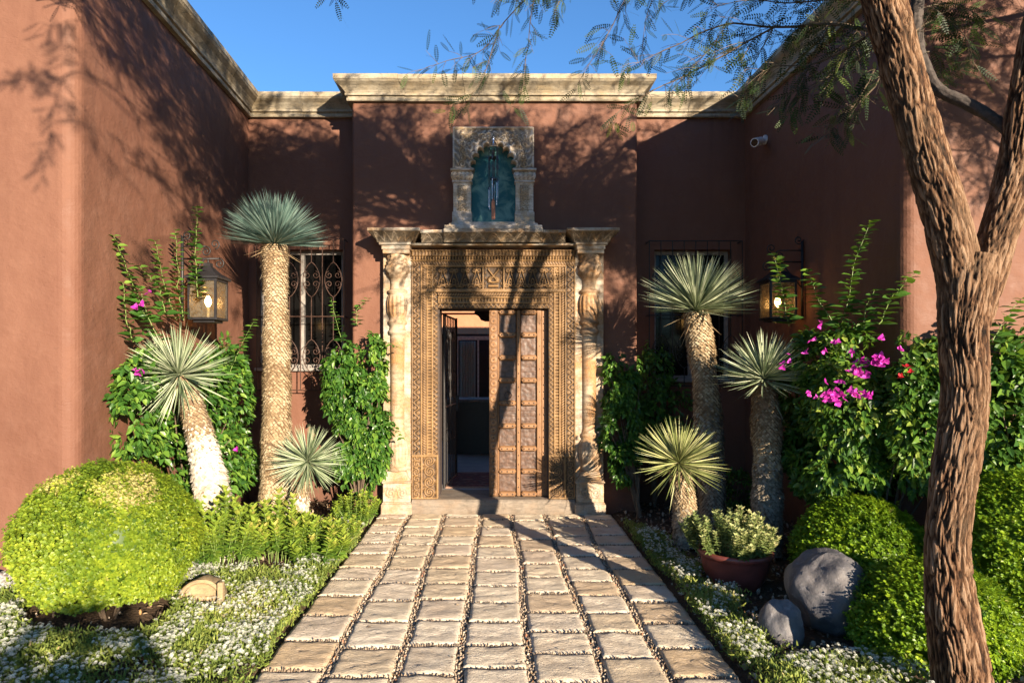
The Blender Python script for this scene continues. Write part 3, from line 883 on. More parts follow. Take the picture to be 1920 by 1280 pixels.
# ------------------------------------------------------------------ stone portal around the timber
portal = link(bpy.data.objects.new('stone_portal', None)); portal.parent = house; portal.location = (0, -0.1, 0)
def flute(n, a, z0, z1):
    return lambda z, th: 1 + (a*abs(math.cos(n*th/2)) - a*0.5 if z0 < z < z1 else 0)
for sx in (-1, 1):
    cx = sx*1.035
    # backing slab
    mb = MB(); mb.box(cx-0.155, cx+0.155, 6.905, 7.04, 0.3, 2.86, 0.006); mb.build('pilaster_slab', M['marble'], portal)
    # pedestal: plinth, carved die, splayed cap
    MB().box(cx-0.165, cx+0.165, 6.815, 7.03, -0.03, 0.105, 0.008).build('plinth', M['marble'], portal)
    MB().box(cx-0.156, cx+0.156, 6.825, 7.03, 0.103, 0.12, 0.006).build('pedestal_fillet', M['marble'], portal)
    MB().box(cx-0.158, cx+0.158, 6.822, 7.03, 0.325, 0.345, 0.006).build('pedestal_fillet', M['marble'], portal)
    mb = MB(); mb.prism([(cx-0.155, 0.344), (cx+0.155, 0.344), (cx+0.115, 0.40), (cx+0.10, 0.45), (cx-0.10, 0.45), (cx-0.115, 0.40)], 1, 6.85, 7.0)
    mb.build('pedestal_cap', M['marble'], portal)
    def die_h(x, z, cx=cx):
        s, b = spirals(x, z, [cx-0.06, cx+0.06, cx-0.02, cx+0.02], [0.22, 0.22, 0.26, 0.26], [0.05, 0.05, 0.03, 0.03], 0.028, 1)
        e = np.minimum(0.145-np.abs(x-cx), 0.10-np.abs(z-0.222))
        w = smooth01((e-0.015)/0.02)*(b < 1.15)
        return 0.012*s*w, 1-w*(1-s)*0.8
    relief('pedestal_carving', cx-0.145, cx+0.145, 0.121, 0.325, 6.84, die_h, M['marble_carved'], portal, 0.007, back=0.16)
    # engaged turned shaft
    P = [(0.10, 0.45), (0.105, 0.47), (0.095, 0.49), (0.098, 0.52), (0.118, 0.60), (0.122, 0.68), (0.105, 0.76), (0.088, 0.80), (0.10, 0.82), (0.10, 0.845), (0.085, 0.86),
         (0.078, 0.90), (0.078, 1.30), (0.080, 1.80), (0.080, 1.91), (0.10, 1.925), (0.105, 1.95), (0.09, 1.97), (0.085, 2.01), (0.105, 2.03), (0.108, 2.055), (0.088, 2.075),
         (0.095, 2.11), (0.112, 2.16), (0.116, 2.26), (0.104, 2.335), (0.09, 2.35), (0.112, 2.365), (0.112, 2.385), (0.085, 2.40), (0.078, 2.44), (0.082, 2.50), (0.092, 2.52),
         (0.115, 2.545), (0.138, 2.59), (0.14, 2.64), (0.115, 2.70), (0.118, 2.74), (0.125, 2.77)]
    zz = []; 
    for i in range(len(P)-1):
        (r0, z0), (r1, z1) = P[i], P[i+1]; k = max(1, int((z1-z0)/0.02))
        for q in range(k): t = q/k; zz.append((r0+(r1-r0)*t, z0+(z1-z0)*t))
    zz.append(P[-1])
    def fl(z, th):
        if 0.53 < z < 0.78: return 0.93+0.12*abs(math.cos(8*th))
        if 2.11 < z < 2.335: return 0.93+0.12*abs(math.cos(7*th))
        if 2.545 < z < 2.76: return 0.95+0.07*math.cos(6*th+9*math.sin((z-2.54)*22))+0.04*math.cos(12*th - z*60)
        return 1.0
    mb = MB(); mb.lathe(zz, cx, 6.925, 56, fl); vv4, ff4 = mb.arrays()
    rb = np.repeat([a for a, b in zz], 56); dr = np.gradient(np.array([a for a, b in zz])); ring_cut = np.repeat(np.clip(1-np.abs(dr)*45, 0.15, 1), 56)  # column tone, darkest where the turned radius changes
    fq = np.hypot(vv4[:, 0]-cx, vv4[:, 1]-6.925)/rb; cq = np.where(np.abs(fq-1) < 1e-6, 1, np.clip((fq-0.92)/0.10, 0, 1))
    mesh_obj('turned_column', vv4, ff4, M['column'], portal, True, {'cut': np.minimum(cq, ring_cut)})
    mb = MB(); mb.box(cx-0.142, cx+0.142, 6.79, 7.0, 2.772, 2.815, 0.006); mb.box(cx-0.152, cx+0.152, 6.775, 7.0, 2.813, 2.862, 0.006)
    mb.build('capital_block', M['marble'], portal)

def leafy(name, x0, x1, yb, z0, z1, out, m, n_leaf, ends=(True, True)):
    """cavetto with pointed leaves, flaring outwards towards the top; closed behind"""
    H = z1-z0
    def prof_y(v): return yb - out*(0.15 + 0.85*v**1.6)
    mb = MB()
    def lf(u, v, q=0.0):
        a = np.abs(np.mod(u*n_leaf, 1.0)*2-1)               # 1 at the leaf joints
        rim = np.exp(-((v - (0.95-0.85*a**1.3))/0.08)**2) + 0.6*np.exp(-((v-(0.66-0.6*a**1.2))/0.06)**2)
        return 0.014*np.clip(rim, 0, 1)
    def front(u, v):
        fl = out*(0.15+0.85*v**1.6)
        xa = x0 - (fl if ends[0] else 0); xb = x1 + (fl if ends[1] else 0)
        x = xa + (xb-xa)*u
        return np.stack([x, prof_y(v) - lf(u, v), z0 + H*v], 1)
    nuu = int((x1-x0+2*out)/0.008)
    uu, vv2 = np.meshgrid(np.linspace(0, 1, nuu+1), np.linspace(0, 1, 23)); uu = uu.ravel(); vv2 = vv2.ravel()
    mesh_obj('leaf_carving', front(uu, vv2), grid_faces(nuu, 22), m, portal, True, {'cut': np.clip(lf(uu, vv2)/0.011, 0, 1)*0.9+0.12})
    for s, e in ((0, ends[0]), (1, ends[1])):
        def sd(u, v, s=s):
            fl = out*(0.15+0.85*v**1.6)*(1 if e else 0)
            x = (x0 - fl) if s == 0 else (x1 + fl)
            y0 = prof_y(v); y = y0 + (7.03-y0)*(u if s else 1-u)
            lfv = 0.008*np.sin(2*PI*v*2+u*20)
            return np.stack([x + (lfv if s else -lfv), y, z0 + H*v], 1)
        mb = MB(); mb.sheet(sd, 12, 14)
        vv3, ff3 = mb.arrays(); mesh_obj(name, vv3, ff3, m, portal, True, {'cut': np.full(len(vv3), 0.5)})
ZL0, ZL1 = 2.862, 3.0
mb = MB()
mb.box(-1.10, 1.10, 6.80, 7.03, ZL0-0.002, ZL0+0.022, 0.004)
mb.build('lintel', M['marble'], portal)
for sx in (-1, 1):
    mb = MB(); mb.box(sx*1.04-0.17, sx*1.04+0.17, 6.755, 7.03, ZL0-0.004, ZL0+0.024, 0.005); mb.build('capital_fillet', M['marble'], portal)
    leafy('leaf_cornice', sx*1.04-0.17, sx*1.04+0.17, 6.77, ZL0+0.022, 2.984, 0.10, M['marble_dark_c'], 5)
    mb = MB(); mb.box(sx*1.04-0.275, sx*1.04+0.275, 6.655, 7.035, 2.984, 3.018, 0.005); mb.build('top_slab', M['marble'], portal)
leafy('leaf_cornice', -0.76, -0.52, 6.80, ZL0+0.022, 2.972, 0.075, M['marble_dark_c'], 2, (False, False))
leafy('leaf_cornice', 0.52, 0.76, 6.80, ZL0+0.022, 2.972, 0.075, M['marble_dark_c'], 2, (False, False))
leafy('leaf_cornice', -0.52, 0.52, 6.77, ZL0+0.022, 2.972, 0.085, M['marble_dark_c'], 7, (False, False))
mb = MB(); mb.box(-0.765, -0.524, 6.71, 7.035, 2.972, 3.006, 0.004); mb.build('top_slab', M['marble'], portal)
mb = MB(); mb.box(0.524, 0.765, 6.71, 7.035, 2.972, 3.006, 0.004); mb.build('top_slab', M['marble'], portal)
mb = MB(); mb.box(-0.522, 0.522, 6.67, 7.035, 2.972, 3.012, 0.004); mb.build('top_slab', M['marble'], portal)

# ------------------------------------------------------------------ niche window above the door
niche = link(bpy.data.objects.new('niche_window', None)); niche.parent = house; niche.location = (0, -0.1, 3.0)
mb = MB()
for (w, y0, za, zb) in ((0.515, 6.70, 3.014, 3.055), (0.47, 6.75, 3.055, 3.085), (0.445, 6.78, 3.085, 3.105)):
    mb.box(-w, w, y0, 7.03, za, zb, 0.006)
mb.build('sill', M['niche'], niche)
for sx in (-1, 1):
    cx = sx*0.335
    mb = MB(); mb.box(cx-0.105, cx+0.105, 6.835, 7.03, 3.105, 3.225, 0.005); mb.build('pillar_base', M['niche'], niche)
    def pil(x, z, cx=cx):
        s, b = spirals(x, z, [cx-0.022, cx+0.022]*5, [3.27, 3.27, 3.325, 3.325, 3.38, 3.38, 3.435, 3.435, 3.49, 3.49], 0.026, 0.02, 1)
        e = (np.abs(x-cx) < 0.052) & (np.abs(z-3.38) < 0.14)
        return np.where(e, 0.020*s-0.010, 0.004), np.where(e, s, 1)
    relief('pillar', cx-0.095, cx+0.095, 3.225, 3.545, 6.87, pil, M['niche_carved'], niche, 0.006, back=0.15)
    mb = MB(); mb.box(cx-0.108, cx+0.108, 6.85, 7.03, 3.545, 3.563, 0.004); mb.box(cx-0.125, cx+0.125, 6.83, 7.03, 3.665, 3.69, 0.005)
    def cap(u, v, cx=cx):
        w = 0.100+0.020*np.sin(PI*v)
        x = cx + (u*2-1)*w
        s = 0.5+0.5*np.cos(u*2*PI*5+np.sin(v*9)*1.5)*np.sin(v*PI*3)
        return np.stack([x, 6.865 - 0.022*np.sin(PI*v) - 0.010*s, 3.563+0.102*v], 1)
    uu, vv2 = np.meshgrid(np.linspace(0, 1, 35), np.linspace(0, 1, 19)); uu = uu.ravel(); vv2 = vv2.ravel()
    mesh_obj('capital_carving', cap(uu, vv2), grid_faces(34, 18), M['niche_carved'], niche, True, {'cut': 0.5+0.5*np.cos(uu*2*PI*5+np.sin(vv2*9)*1.5)*np.sin(vv2*PI*3)})
    mb.box(cx-0.10, cx+0.10, 6.872, 7.03, 3.56, 3.668)
    mb.build('capital', M['niche'], niche, False)
# lobed arch spandrel
AR, AZ = 0.245, 3.70
K = 9*14; nr = 34
ths = np.linspace(0, PI, K+1)
rin = []
for th in ths:
    ph = (th/PI*9) % 1.0
    rin.append(1.02 - 0.21*(1-math.sqrt(max(0, 1-(2*ph-1)**2))))
rin = np.array(rin)
ci, si = np.cos(ths), np.sin(ths)
xin, zin = rin*ci*0.248, AZ - 0.01 + rin*si*0.285
outer = []
for c, s in zip(ci, si):
    tx = 0.435/abs(c) if abs(c) > 1e-6 else 1e9; tz = 0.435/abs(s) if abs(s) > 1e-6 else 1e9
    t = min(tx, tz); outer.append((c*t, AZ - 0.0 + s*t))
outer = np.array(outer)
T = np.linspace(0, 1, nr+1)[:, None]
X = (xin[None]*(1-T) + outer[:, 0][None]*T); Z = (zin[None]*(1-T) + outer[:, 1][None]*T)
Xr, Zr = X.ravel(), Z.ravel()
rn = random.Random(12); cx_, cz_ = [], []
for zc in np.arange(3.74, 4.14, 0.074):
    for xc in np.arange(0.035, 0.42, 0.074):
        xx = xc + rn.uniform(-.012, .012); zz_ = zc + rn.uniform(-.012, .012)
        if math.hypot(xx/0.248, (zz_-3.69)/0.285) > 1.22 and xx < 0.40 and zz_ < 4.10:
            cx_ += [xx, -xx]; cz_ += [zz_, zz_]
s, b = spirals(Xr, Zr, cx_, cz_, 0.040, 0.027, 1)
s = smooth01(s*1.3-0.15)
Tr = np.repeat(np.linspace(0, 1, nr+1), K+1)
edge = np.minimum(0.435-np.abs(Xr), 4.135-Zr)
hh = np.where(edge < 0.018, 0.016, np.where(Tr < 0.09, 0.018, np.where(Tr < 0.14, 0.0, 0.024*s-0.006)))
cutA = np.where(edge < 0.018, 1, np.where(Tr < 0.09, 1, np.where(Tr < 0.14, 0.1, s)))
P = np.stack([Xr, 6.865 - hh, Zr], 1)
F = [tuple(f[::-1]) for f in grid_faces(K, nr)]
n0 = len(P)
bk = P[:K+1].copy(); bk[:, 1] = 7.03; bo = P[nr*(K+1):].copy(); bo[:, 1] = 7.03
P = np.concatenate([P, bk, bo])
F += [(i, i+1, n0+i+1, n0+i) for i in range(K)] + [(nr*(K+1)+i+1, nr*(K+1)+i, n0+K+1+i, n0+K+2+i) for i in range(K)]
mesh_obj('lobed_arch', P, F, M['niche_carved'], niche, True, {'cut': np.concatenate([cutA, np.ones(len(bk)+len(bo))])})
mb = MB()
pts = [(-0.252, 3.10), (0.252, 3.10), (0.252, 3.72)] + [(0.252*math.cos(t), 3.72+0.27*math.sin(t)) for t in np.linspace(0.1, PI-0.1, 14)] + [(-0.252, 3.72)]
mb.prism(pts, 1, 6.972, 6.99); mb.build('pane', M['pane_teal'], niche)

# wind chime in the niche
chime = thing('wind_chime', (0, 6.82, 3.14), 'metal wind chime with copper sail hanging in the teal niche above the door', 'wind chime')
MB().lathe([(0.045, 3.78), (0.052, 3.785), (0.03, 3.80), (0.012, 3.81), (0.02, 3.83), (0.008, 3.86)], 0, 6.80, 14).build('tier', M['chime_dark'], chime)
mb = MB(); mb.lathe([(0.006, 3.965), (0.018, 3.97), (0.016, 3.985), (0.006, 3.99), (0.006, 4.0)], 0, 6.80, 12)
mb.lathe([(0.062, 3.89), (0.066, 3.895), (0.05, 3.905), (0.022, 3.925), (0.010, 3.94), (0.008, 3.966)], 0, 6.80, 20); mb.build('crown', M['chime'], chime)
MB().tube([(0, 6.80, 3.995), (0, 6.82, 4.02), (0, 6.86, 4.03)], 0.004).build('hook', M['chime_dark'], chime)
for i in range(6):
    a = 2*PI*i/6+0.3; x = 0.05*math.cos(a); y = 6.80+0.05*math.sin(a)
    l = 0.10*(i % 3)
    MB().tube([(x, y, 3.89), (x, y, 3.50)], 0.003, 4).tube([(x, y, 3.80), (x, y, 3.76)], 0.008, 6).tube([(x, y, 3.70), (x, y, 3.67)], 0.009, 6).build('chain', M['chime_dark'], chime)
    zt_ = 3.55 - 0.035*((i*5) % 4)
    MB().tube([(x, y, zt_), (x, y, zt_-0.19-l*0.25)], 0.0065, 8).build('tube', M['chime'], chime)
    MB().tube([(x, y, zt_+.035), (x, y, zt_+.002)], [0.003, 0.011], 7).build('bell', M['chime_dark'], chime)
MB().lathe([(0.035, 3.55), (0.04, 3.555), (0.035, 3.57)], 0, 6.80, 14).tube([(0, 6.80, 3.89), (0, 6.80, 3.37)], 0.003, 4).build('striker', M['chime_dark'], chime)
MB().box(-0.02, 0.02, 6.797, 6.803, 3.13, 3.32, 0.002).prism([(-0.02, 3.32), (0.02, 3.32), (0, 3.37)], 1, 6.797, 6.803).build('sail', M['copper'], chime)

# ------------------------------------------------------------------ door leaf (right, closed) 
door = link(bpy.data.objects.new('door', None)); door.parent = house; door.location = (0.3, 0.02, 0.15)
DX0, DX1, DZ0, DZ1, DY = -0.045, 0.592, 0.155, 2.190, 7.00
def plank(name, x0, x1, z0, z1, y, t=0.035, m='door_wood', bev=0.006, parent=None):
    mb = MB(); mb.box(x0, x1, y, y+t, z0, z1, bev)
    o = mb.build(name, M[m], parent or door)
    at = o.data.attributes.new('cut', 'FLOAT', 'POINT'); at.data.foreach_set('value', [0.75]*len(o.data.vertices))
    return o
plank('back_board', DX0, DX1, DZ0, DZ1, DY+0.036, 0.03, 'door_wood')
def studs(pts, r, y):
    mb = MB()
    for (x, z) in pts:
        V = [(x, y-r*0.9, z)]; n = 8
        for i in range(n): V.append((x+r*0.7*math.cos(2*PI*i/n), y-r*0.6, z+r*0.7*math.sin(2*PI*i/n)))
        for i in range(n): V.append((x+r*math.cos(2*PI*i/n), y+0.004, z+r*math.sin(2*PI*i/n)))
        F = [(0, 1+i, 1+(i+1) % n) for i in range(n)] + [(1+i, 1+n+i, 1+n+(i+1) % n, 1+(i+1) % n) for i in range(n)]
        mb.add(V, F)
    return mb
def stile_h(x, z):
    cx = DX0+0.046; v = np.mod(z-0.155, 0.085)-0.0425
    r = np.hypot(x-cx, v); a = np.exp(-((r-0.026)/0.006)**2); pet = 0.5+0.5*np.cos(6*np.arctan2(v, x-cx))
    return 0.010*a+0.006*pet*(r < 0.024), 0.35+0.65*np.maximum(a, pet*(r < 0.024))
relief('stile', DX0, DX0+0.092, DZ0, DZ1, DY-0.012, stile_h, M['door_wood'], door, 0.007, back=0.06)
studs([(DX0+0.046, 0.155+0.0425+0.085*i) for i in range(24)], 0.009, DY-0.014).build('stud', M['stud'], door, kind='stuff')
xc0, xc1, xc2, xc3 = DX0+0.094, DX0+0.30, DX0+0.34, DX0+0.52
plank('stile', xc1, xc2, DZ0, DZ1, DY-0.005, 0.045)
plank('stile', xc3, DX1-0.065, DZ0, DZ1, DY-0.008, 0.045)
plank('stile', DX1-0.063, DX1-0.004, DZ0, DZ1, DY+0.004, 0.035)
plank('stile', DX0+0.093, DX0+0.108, DZ0, DZ1, DY-0.004, 0.03)
nrow = 8; rh = (DZ1-DZ0-0.05)/nrow
stud_pts = []; stud_pts2 = []
for k in range(nrow+1):
    zc = DZ0+0.025 + k*rh
    for (xa, xb) in ((xc0+0.004, xc1-0.004), (xc2+0.004, xc3+0.004)):
        c = 0.014; hgt = 0.029
        mb = MB()
        V = []
        y0 = DY-0.03
        pl = [(xa, zc), (xa+0.02, zc+hgt), (xb-0.02, zc+hgt), (xb, zc), (xb-0.02, zc-hgt), (xa+0.02, zc-hgt)]
        mid = [(x + (0.012 if x < (xa+xb)/2 else -0.012), zc+(z-zc)*0.55) for x, z in pl]
        V = [(x, DY+0.03, z) for x, z in pl] + [(x, DY-0.008, z) for x, z in pl] + [(x, y0, z) for x, z in mid]
        n = 6
        F = [(i, (i+1) % n, n+(i+1) % n, n+i) for i in range(n)] + [(n+i, n+(i+1) % n, 2*n+(i+1) % n, 2*n+i) for i in range(n)] + [tuple(range(2*n, 3*n))]
        mb.add(V, F)
        o = mb.build('rail', M['door_wood'], door)
        at = o.data.attributes.new('cut', 'FLOAT', 'POINT'); at.data.foreach_set('value', [0.85]*len(o.data.vertices))
        for i in range(3): stud_pts2.append((xa + (xb-xa)*(0.2+0.3*i), zc))
    if k < nrow:
        for q in (0.3, 0.7): stud_pts.append(((xc1+xc2)/2, zc+rh*q))
        for q in (0.2, 0.5, 0.8): stud_pts.append((DX1-0.035, zc+rh*q))
        stud_pts.append((xc3+0.03, zc+rh*0.5))
        for (xa, xb) in ((xc0+0.012, xc1-0.002), (xc2+0.002, xc3-0.002)):
            def ph(x, z, k=k, xa=xa):
                s = fbm(x*38+k*9, z*38, oct=3, seed=k+int(xa*100)); e = np.exp(-((np.abs(np.mod(z*1.0, 0.06)-0.03)-0.012)/0.006)**2)*(k % 2)
                g = np.sin(2*PI*x/0.025+k)*((k+1) % 2)*0.5
                return 0.006*s+0.004*e+0.002*g, 0.5+s
            relief('panel', xa, xb, zc+0.018, zc+rh-0.018, DY+0.022, ph, M['panel'], door, 0.012, back=0.012)
studs(stud_pts, 0.0085, DY-0.004).build('stud', M['stud'], door, kind='stuff')
studs(stud_pts2, 0.0095, DY-0.03).build('stud', M['stud'], door, kind='stuff')
rx, rz = (xc0+xc1)/2+0.008, DZ0+0.025+4.35*rh
mb = MB(); mb.tube([(rx+0.036*math.cos(t), DY-0.035, rz-0.0+0.036*math.sin(t)) for t in np.linspace(0, 2*PI, 22)], 0.0055, 6, False)
mb.tube([(rx, DY+0.01, rz+0.04), (rx, DY-0.042, rz+0.04)], 0.010, 8); mb.build('ring_handle', M['iron'], door, True)

# ------------------------------------------------------------------ iron gate standing open in the left half
gate = link(bpy.data.objects.new('iron_gate', None)); gate.parent = house; gate.location = (-0.55, 0.3, 0.15)
ga, gb = Vector((-0.565, 7.32, 0)), Vector((-0.47, 8.15, 0))
def gp(s, z): v = ga.lerp(gb, s); return (v.x, v.y, z)
MB().tube([gp(0, .18), gp(0, 2.18)], 0.014, 6).tube([gp(1, .18), gp(1, 2.18)], 0.014, 6).tube([gp(0, .2), gp(1, .2)], 0.012, 6).tube([gp(0, 2.16), gp(1, 2.16)], 0.012, 6).tube([gp(0, 1.1), gp(1, 1.1)], 0.012, 6).build('gate_frame', M['iron'], gate)
for i in range(1, 8):
    MB().tube([gp(i/8, .2), gp(i/8, 2.16)], 0.007, 5).build('bar', M['iron'], gate)
def spiral_pts(cx, cz, r, turns, a0, sgn, n=20):
    return [(cx + r*(1-0.8*t)*math.cos(a0+sgn*2*PI*turns*t), cz + r*(1-0.8*t)*math.sin(a0+sgn*2*PI*turns*t)) for t in np.linspace(0, 1, n)]
for zc in (0.75, 1.25, 1.45, 1.95):
    for sc_ in (0.3, 0.7):
        for sg in (1, -1):
            MB().tube([gp(sc_ + x, z) for x, z in spiral_pts(sg*0.10, zc, 0.09, 1.3, PI/2, sg)], 0.006, 5).build('scroll', M['iron'], gate)
MB().box(-0.50, -0.44, 8.13, 8.18, 1.0, 1.2, 0.005).build('lock_box', M['iron'], gate)

# ------------------------------------------------------------------ hall and courtyard seen through the doorway
interior = link(bpy.data.objects.new('entrance_hall', None)); interior.parent = house
MB().box(-0.86, 0.80, 7.405, 9.4, 0.08, 0.145).box(-2.2, 2.2, 9.4, 26, 0.08, 0.145).build('hall_floor', M['grey_floor'], interior)
MB().box(-1.0, -0.90, 7.36, 9.4, 0.14, 4.4).build('hall_wall', M['dark_inside'], interior)  # wall coloured dark to stand in for the unlit hall
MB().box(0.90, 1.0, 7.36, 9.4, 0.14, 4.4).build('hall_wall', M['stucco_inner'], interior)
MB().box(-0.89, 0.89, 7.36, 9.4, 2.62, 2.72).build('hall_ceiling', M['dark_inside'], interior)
MB().box(-9, -1.0, 9.4, 9.6, 0, 4.5).box(1.0, 9, 9.4, 9.6, 0, 4.5).box(-1.0, 1.0, 9.4, 9.6, 2.62, 4.5).build('courtyard_side_wall', M['stucco_inner'], interior)
MB().box(-9, 9, 18.0, 18.3, 0, 5.0).build('courtyard_wall', M['stucco_inner'], interior)
MB().box(-9, 9, 17.85, 17.99, 3.02, 3.10, 0.01).build('string_course', M['stucco_inner'], interior)
# scalloped dark awning at the end of the hall
mb = MB()
sc_pts = [(-0.42, 2.62)]
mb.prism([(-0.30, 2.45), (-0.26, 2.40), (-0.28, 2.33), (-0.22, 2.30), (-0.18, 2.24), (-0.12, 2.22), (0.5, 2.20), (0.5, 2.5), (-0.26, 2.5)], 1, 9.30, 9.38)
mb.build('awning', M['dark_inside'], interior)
# french window with curtain across the court
mb = MB()
for (a, b, c, d) in ((-0.72, -0.66, 0.9, 2.05), (0.1, 0.16, 0.9, 2.05), (-0.72, 0.5, 2.05, 2.12), (-0.3, -0.27, 0.9, 2.05)):
    mb.box(a, b, 12.0, 12.06, c, d)
mb.build('french_window', M['white_metal'], interior)
mb = MB()
def cur(u, v): return np.stack([-0.64+0.30*u, 12.12+0.025*np.sin(u*38), 0.75+1.28*v], 1)
mb.sheet(cur, 60, 4); mb.build('curtain', M['curtain'], interior, True)
MB().box(-1.9, 2, 12.2, 12.3, 0.14, 2.17).build('inner_wall', M['dark_inside'], interior)
counter = thing('stone_counter', (-0.1, 10.6, 0.145), 'dark stone counter standing in the courtyard beyond the open door', 'counter')
MB().box(-0.75, 0.7, 10.35, 10.95, 0.145, 0.98).build('body', M['counter'], counter); MB().box(-0.8, 0.75, 10.3, 11.0, 0.98, 1.03, 0.008).build('counter_top', M['frame_grey'], counter)
rug = thing('rug', (-0.05, 7.9, 0.147), 'worn red patterned rug on the hall floor inside the open door', 'rug')
MB().box(-0.50, 0.46, 7.56, 8.50, 0.149, 0.160).build('rug_field', M['rug'], rug)
MB().box(-0.56, 0.52, 7.50, 8.56, 0.146, 0.156).build('rug_border', M['rug_border'], rug)

# ------------------------------------------------------------------ windows with grilles
def window(x0, x1, z0, z1, gx0, gx1, gz0, gz1, gy, rust):
    w = link(bpy.data.objects.new('window', None)); w.parent = house; w.location = ((x0+x1)/2, 0.5, z0)
    mb = MB(); f = 0.045; y = 7.56
    mb.box(x0, x0+f, y, y+.06, z0, z1, .004).box(x1-f, x1, y, y+.06, z0, z1, .004).box(x0+f, x1-f, y, y+.06, z0, z0+f, .004).box(x0+f, x1-f, y, y+.06, z1-f, z1, .004)
    mb.box((x0+x1)/2-.025, (x0+x1)/2+.025, y+.002, y+.058, z0+f, z1-f, .004)
    mb.build('window_frame', M['frame_grey'], w)
    MB().box(x0+f, (x0+x1)/2-.025, y+.025, y+.032, z0+f, z1-f).build('pane', M['pane_dark'], w)
    MB().box((x0+x1)/2+.025, x1-f, y+.025, y+.032, z0+f, z1-f).build('pane', M['pane_dark'], w)
    MB().box(x0-.02, x1+.02, 7.40, 7.56, z0-.035, z0+.006, .008).build('sill', M['frame_grey'], w)
    g = link(bpy.data.objects.new('window_grille', None)); g.parent = house; g.location = ((x0+x1)/2, 0.3, z0)
    m = M['rust_iron'] if rust else M['iron']
    n = 8; zmid = gz0 + (gz1-gz0)*0.5 - 0.02
    mb = MB(); r = 0.0065
    mb.tube([(gx0, gy, gz0), (gx0, gy, gz1)], r, 5).tube([(gx1, gy, gz0), (gx1, gy, gz1)], r, 5)
    for z in (gz0, zmid, gz1):
        mb.tube([(gx0, gy, z), (gx1, gy, z)], r, 5)
        for x in (gx0, gx1): mb.tube([(x, gy, z), (x, 7.46, z)], r, 5)
    mb.build('grille_frame', m, g)
    for i in range(1, n):
        x = gx0 + (gx1-gx0)*i/n
        if i % 2 and True:
            for (za, zb) in ((gz0, gz0+0.12), (gz0+0.43, gz1-0.62), (gz1-0.28, gz1)):
                pass
            MB().tube([(x, gy, gz0), (x, gy, gz0+0.20)], r*0.9, 5).tube([(x, gy, gz0+0.58), (x, gy, gz1-0.66)], r*0.9, 5).tube([(x, gy, gz1-0.26), (x, gy, gz1)], r*0.9, 5).build('bar', m, g)
            for (zc, hgt) in ((gz0+0.39, 0.19), (gz1-0.46, 0.20)):
                for sg in (-1, 1):
                    W = (gx1-gx0)/n*0.78
                    mb = MB()
                    mb.tube([(x + sg*W*math.sin(PI*t)**0.7, gy, zc-hgt+2*hgt*t) for t in np.linspace(0, 1, 17)], r*0.75, 5)
                    for s2 in (-1, 1):
                        mb.tube([(x+sg*W*0.5+a, gy, zc+s2*0.052+b) for a, b in spiral_pts(0, 0, W*0.45, 1.4, PI/2*s2, -sg*s2)], r*0.7, 5)
                    mb.build('scroll', m, g)
        else:
            MB().tube([(x, gy, gz0), (x, gy, gz1)], r, 5).build('bar', m, g)
window(-2.75, -1.75, 1.55, 2.93, -2.70, -1.70, 1.30, 3.02, 7.30, True)
window(1.875, 2.775, 1.42, 2.93, 1.78, 2.84, 1.35, 3.00, 7.30, False)

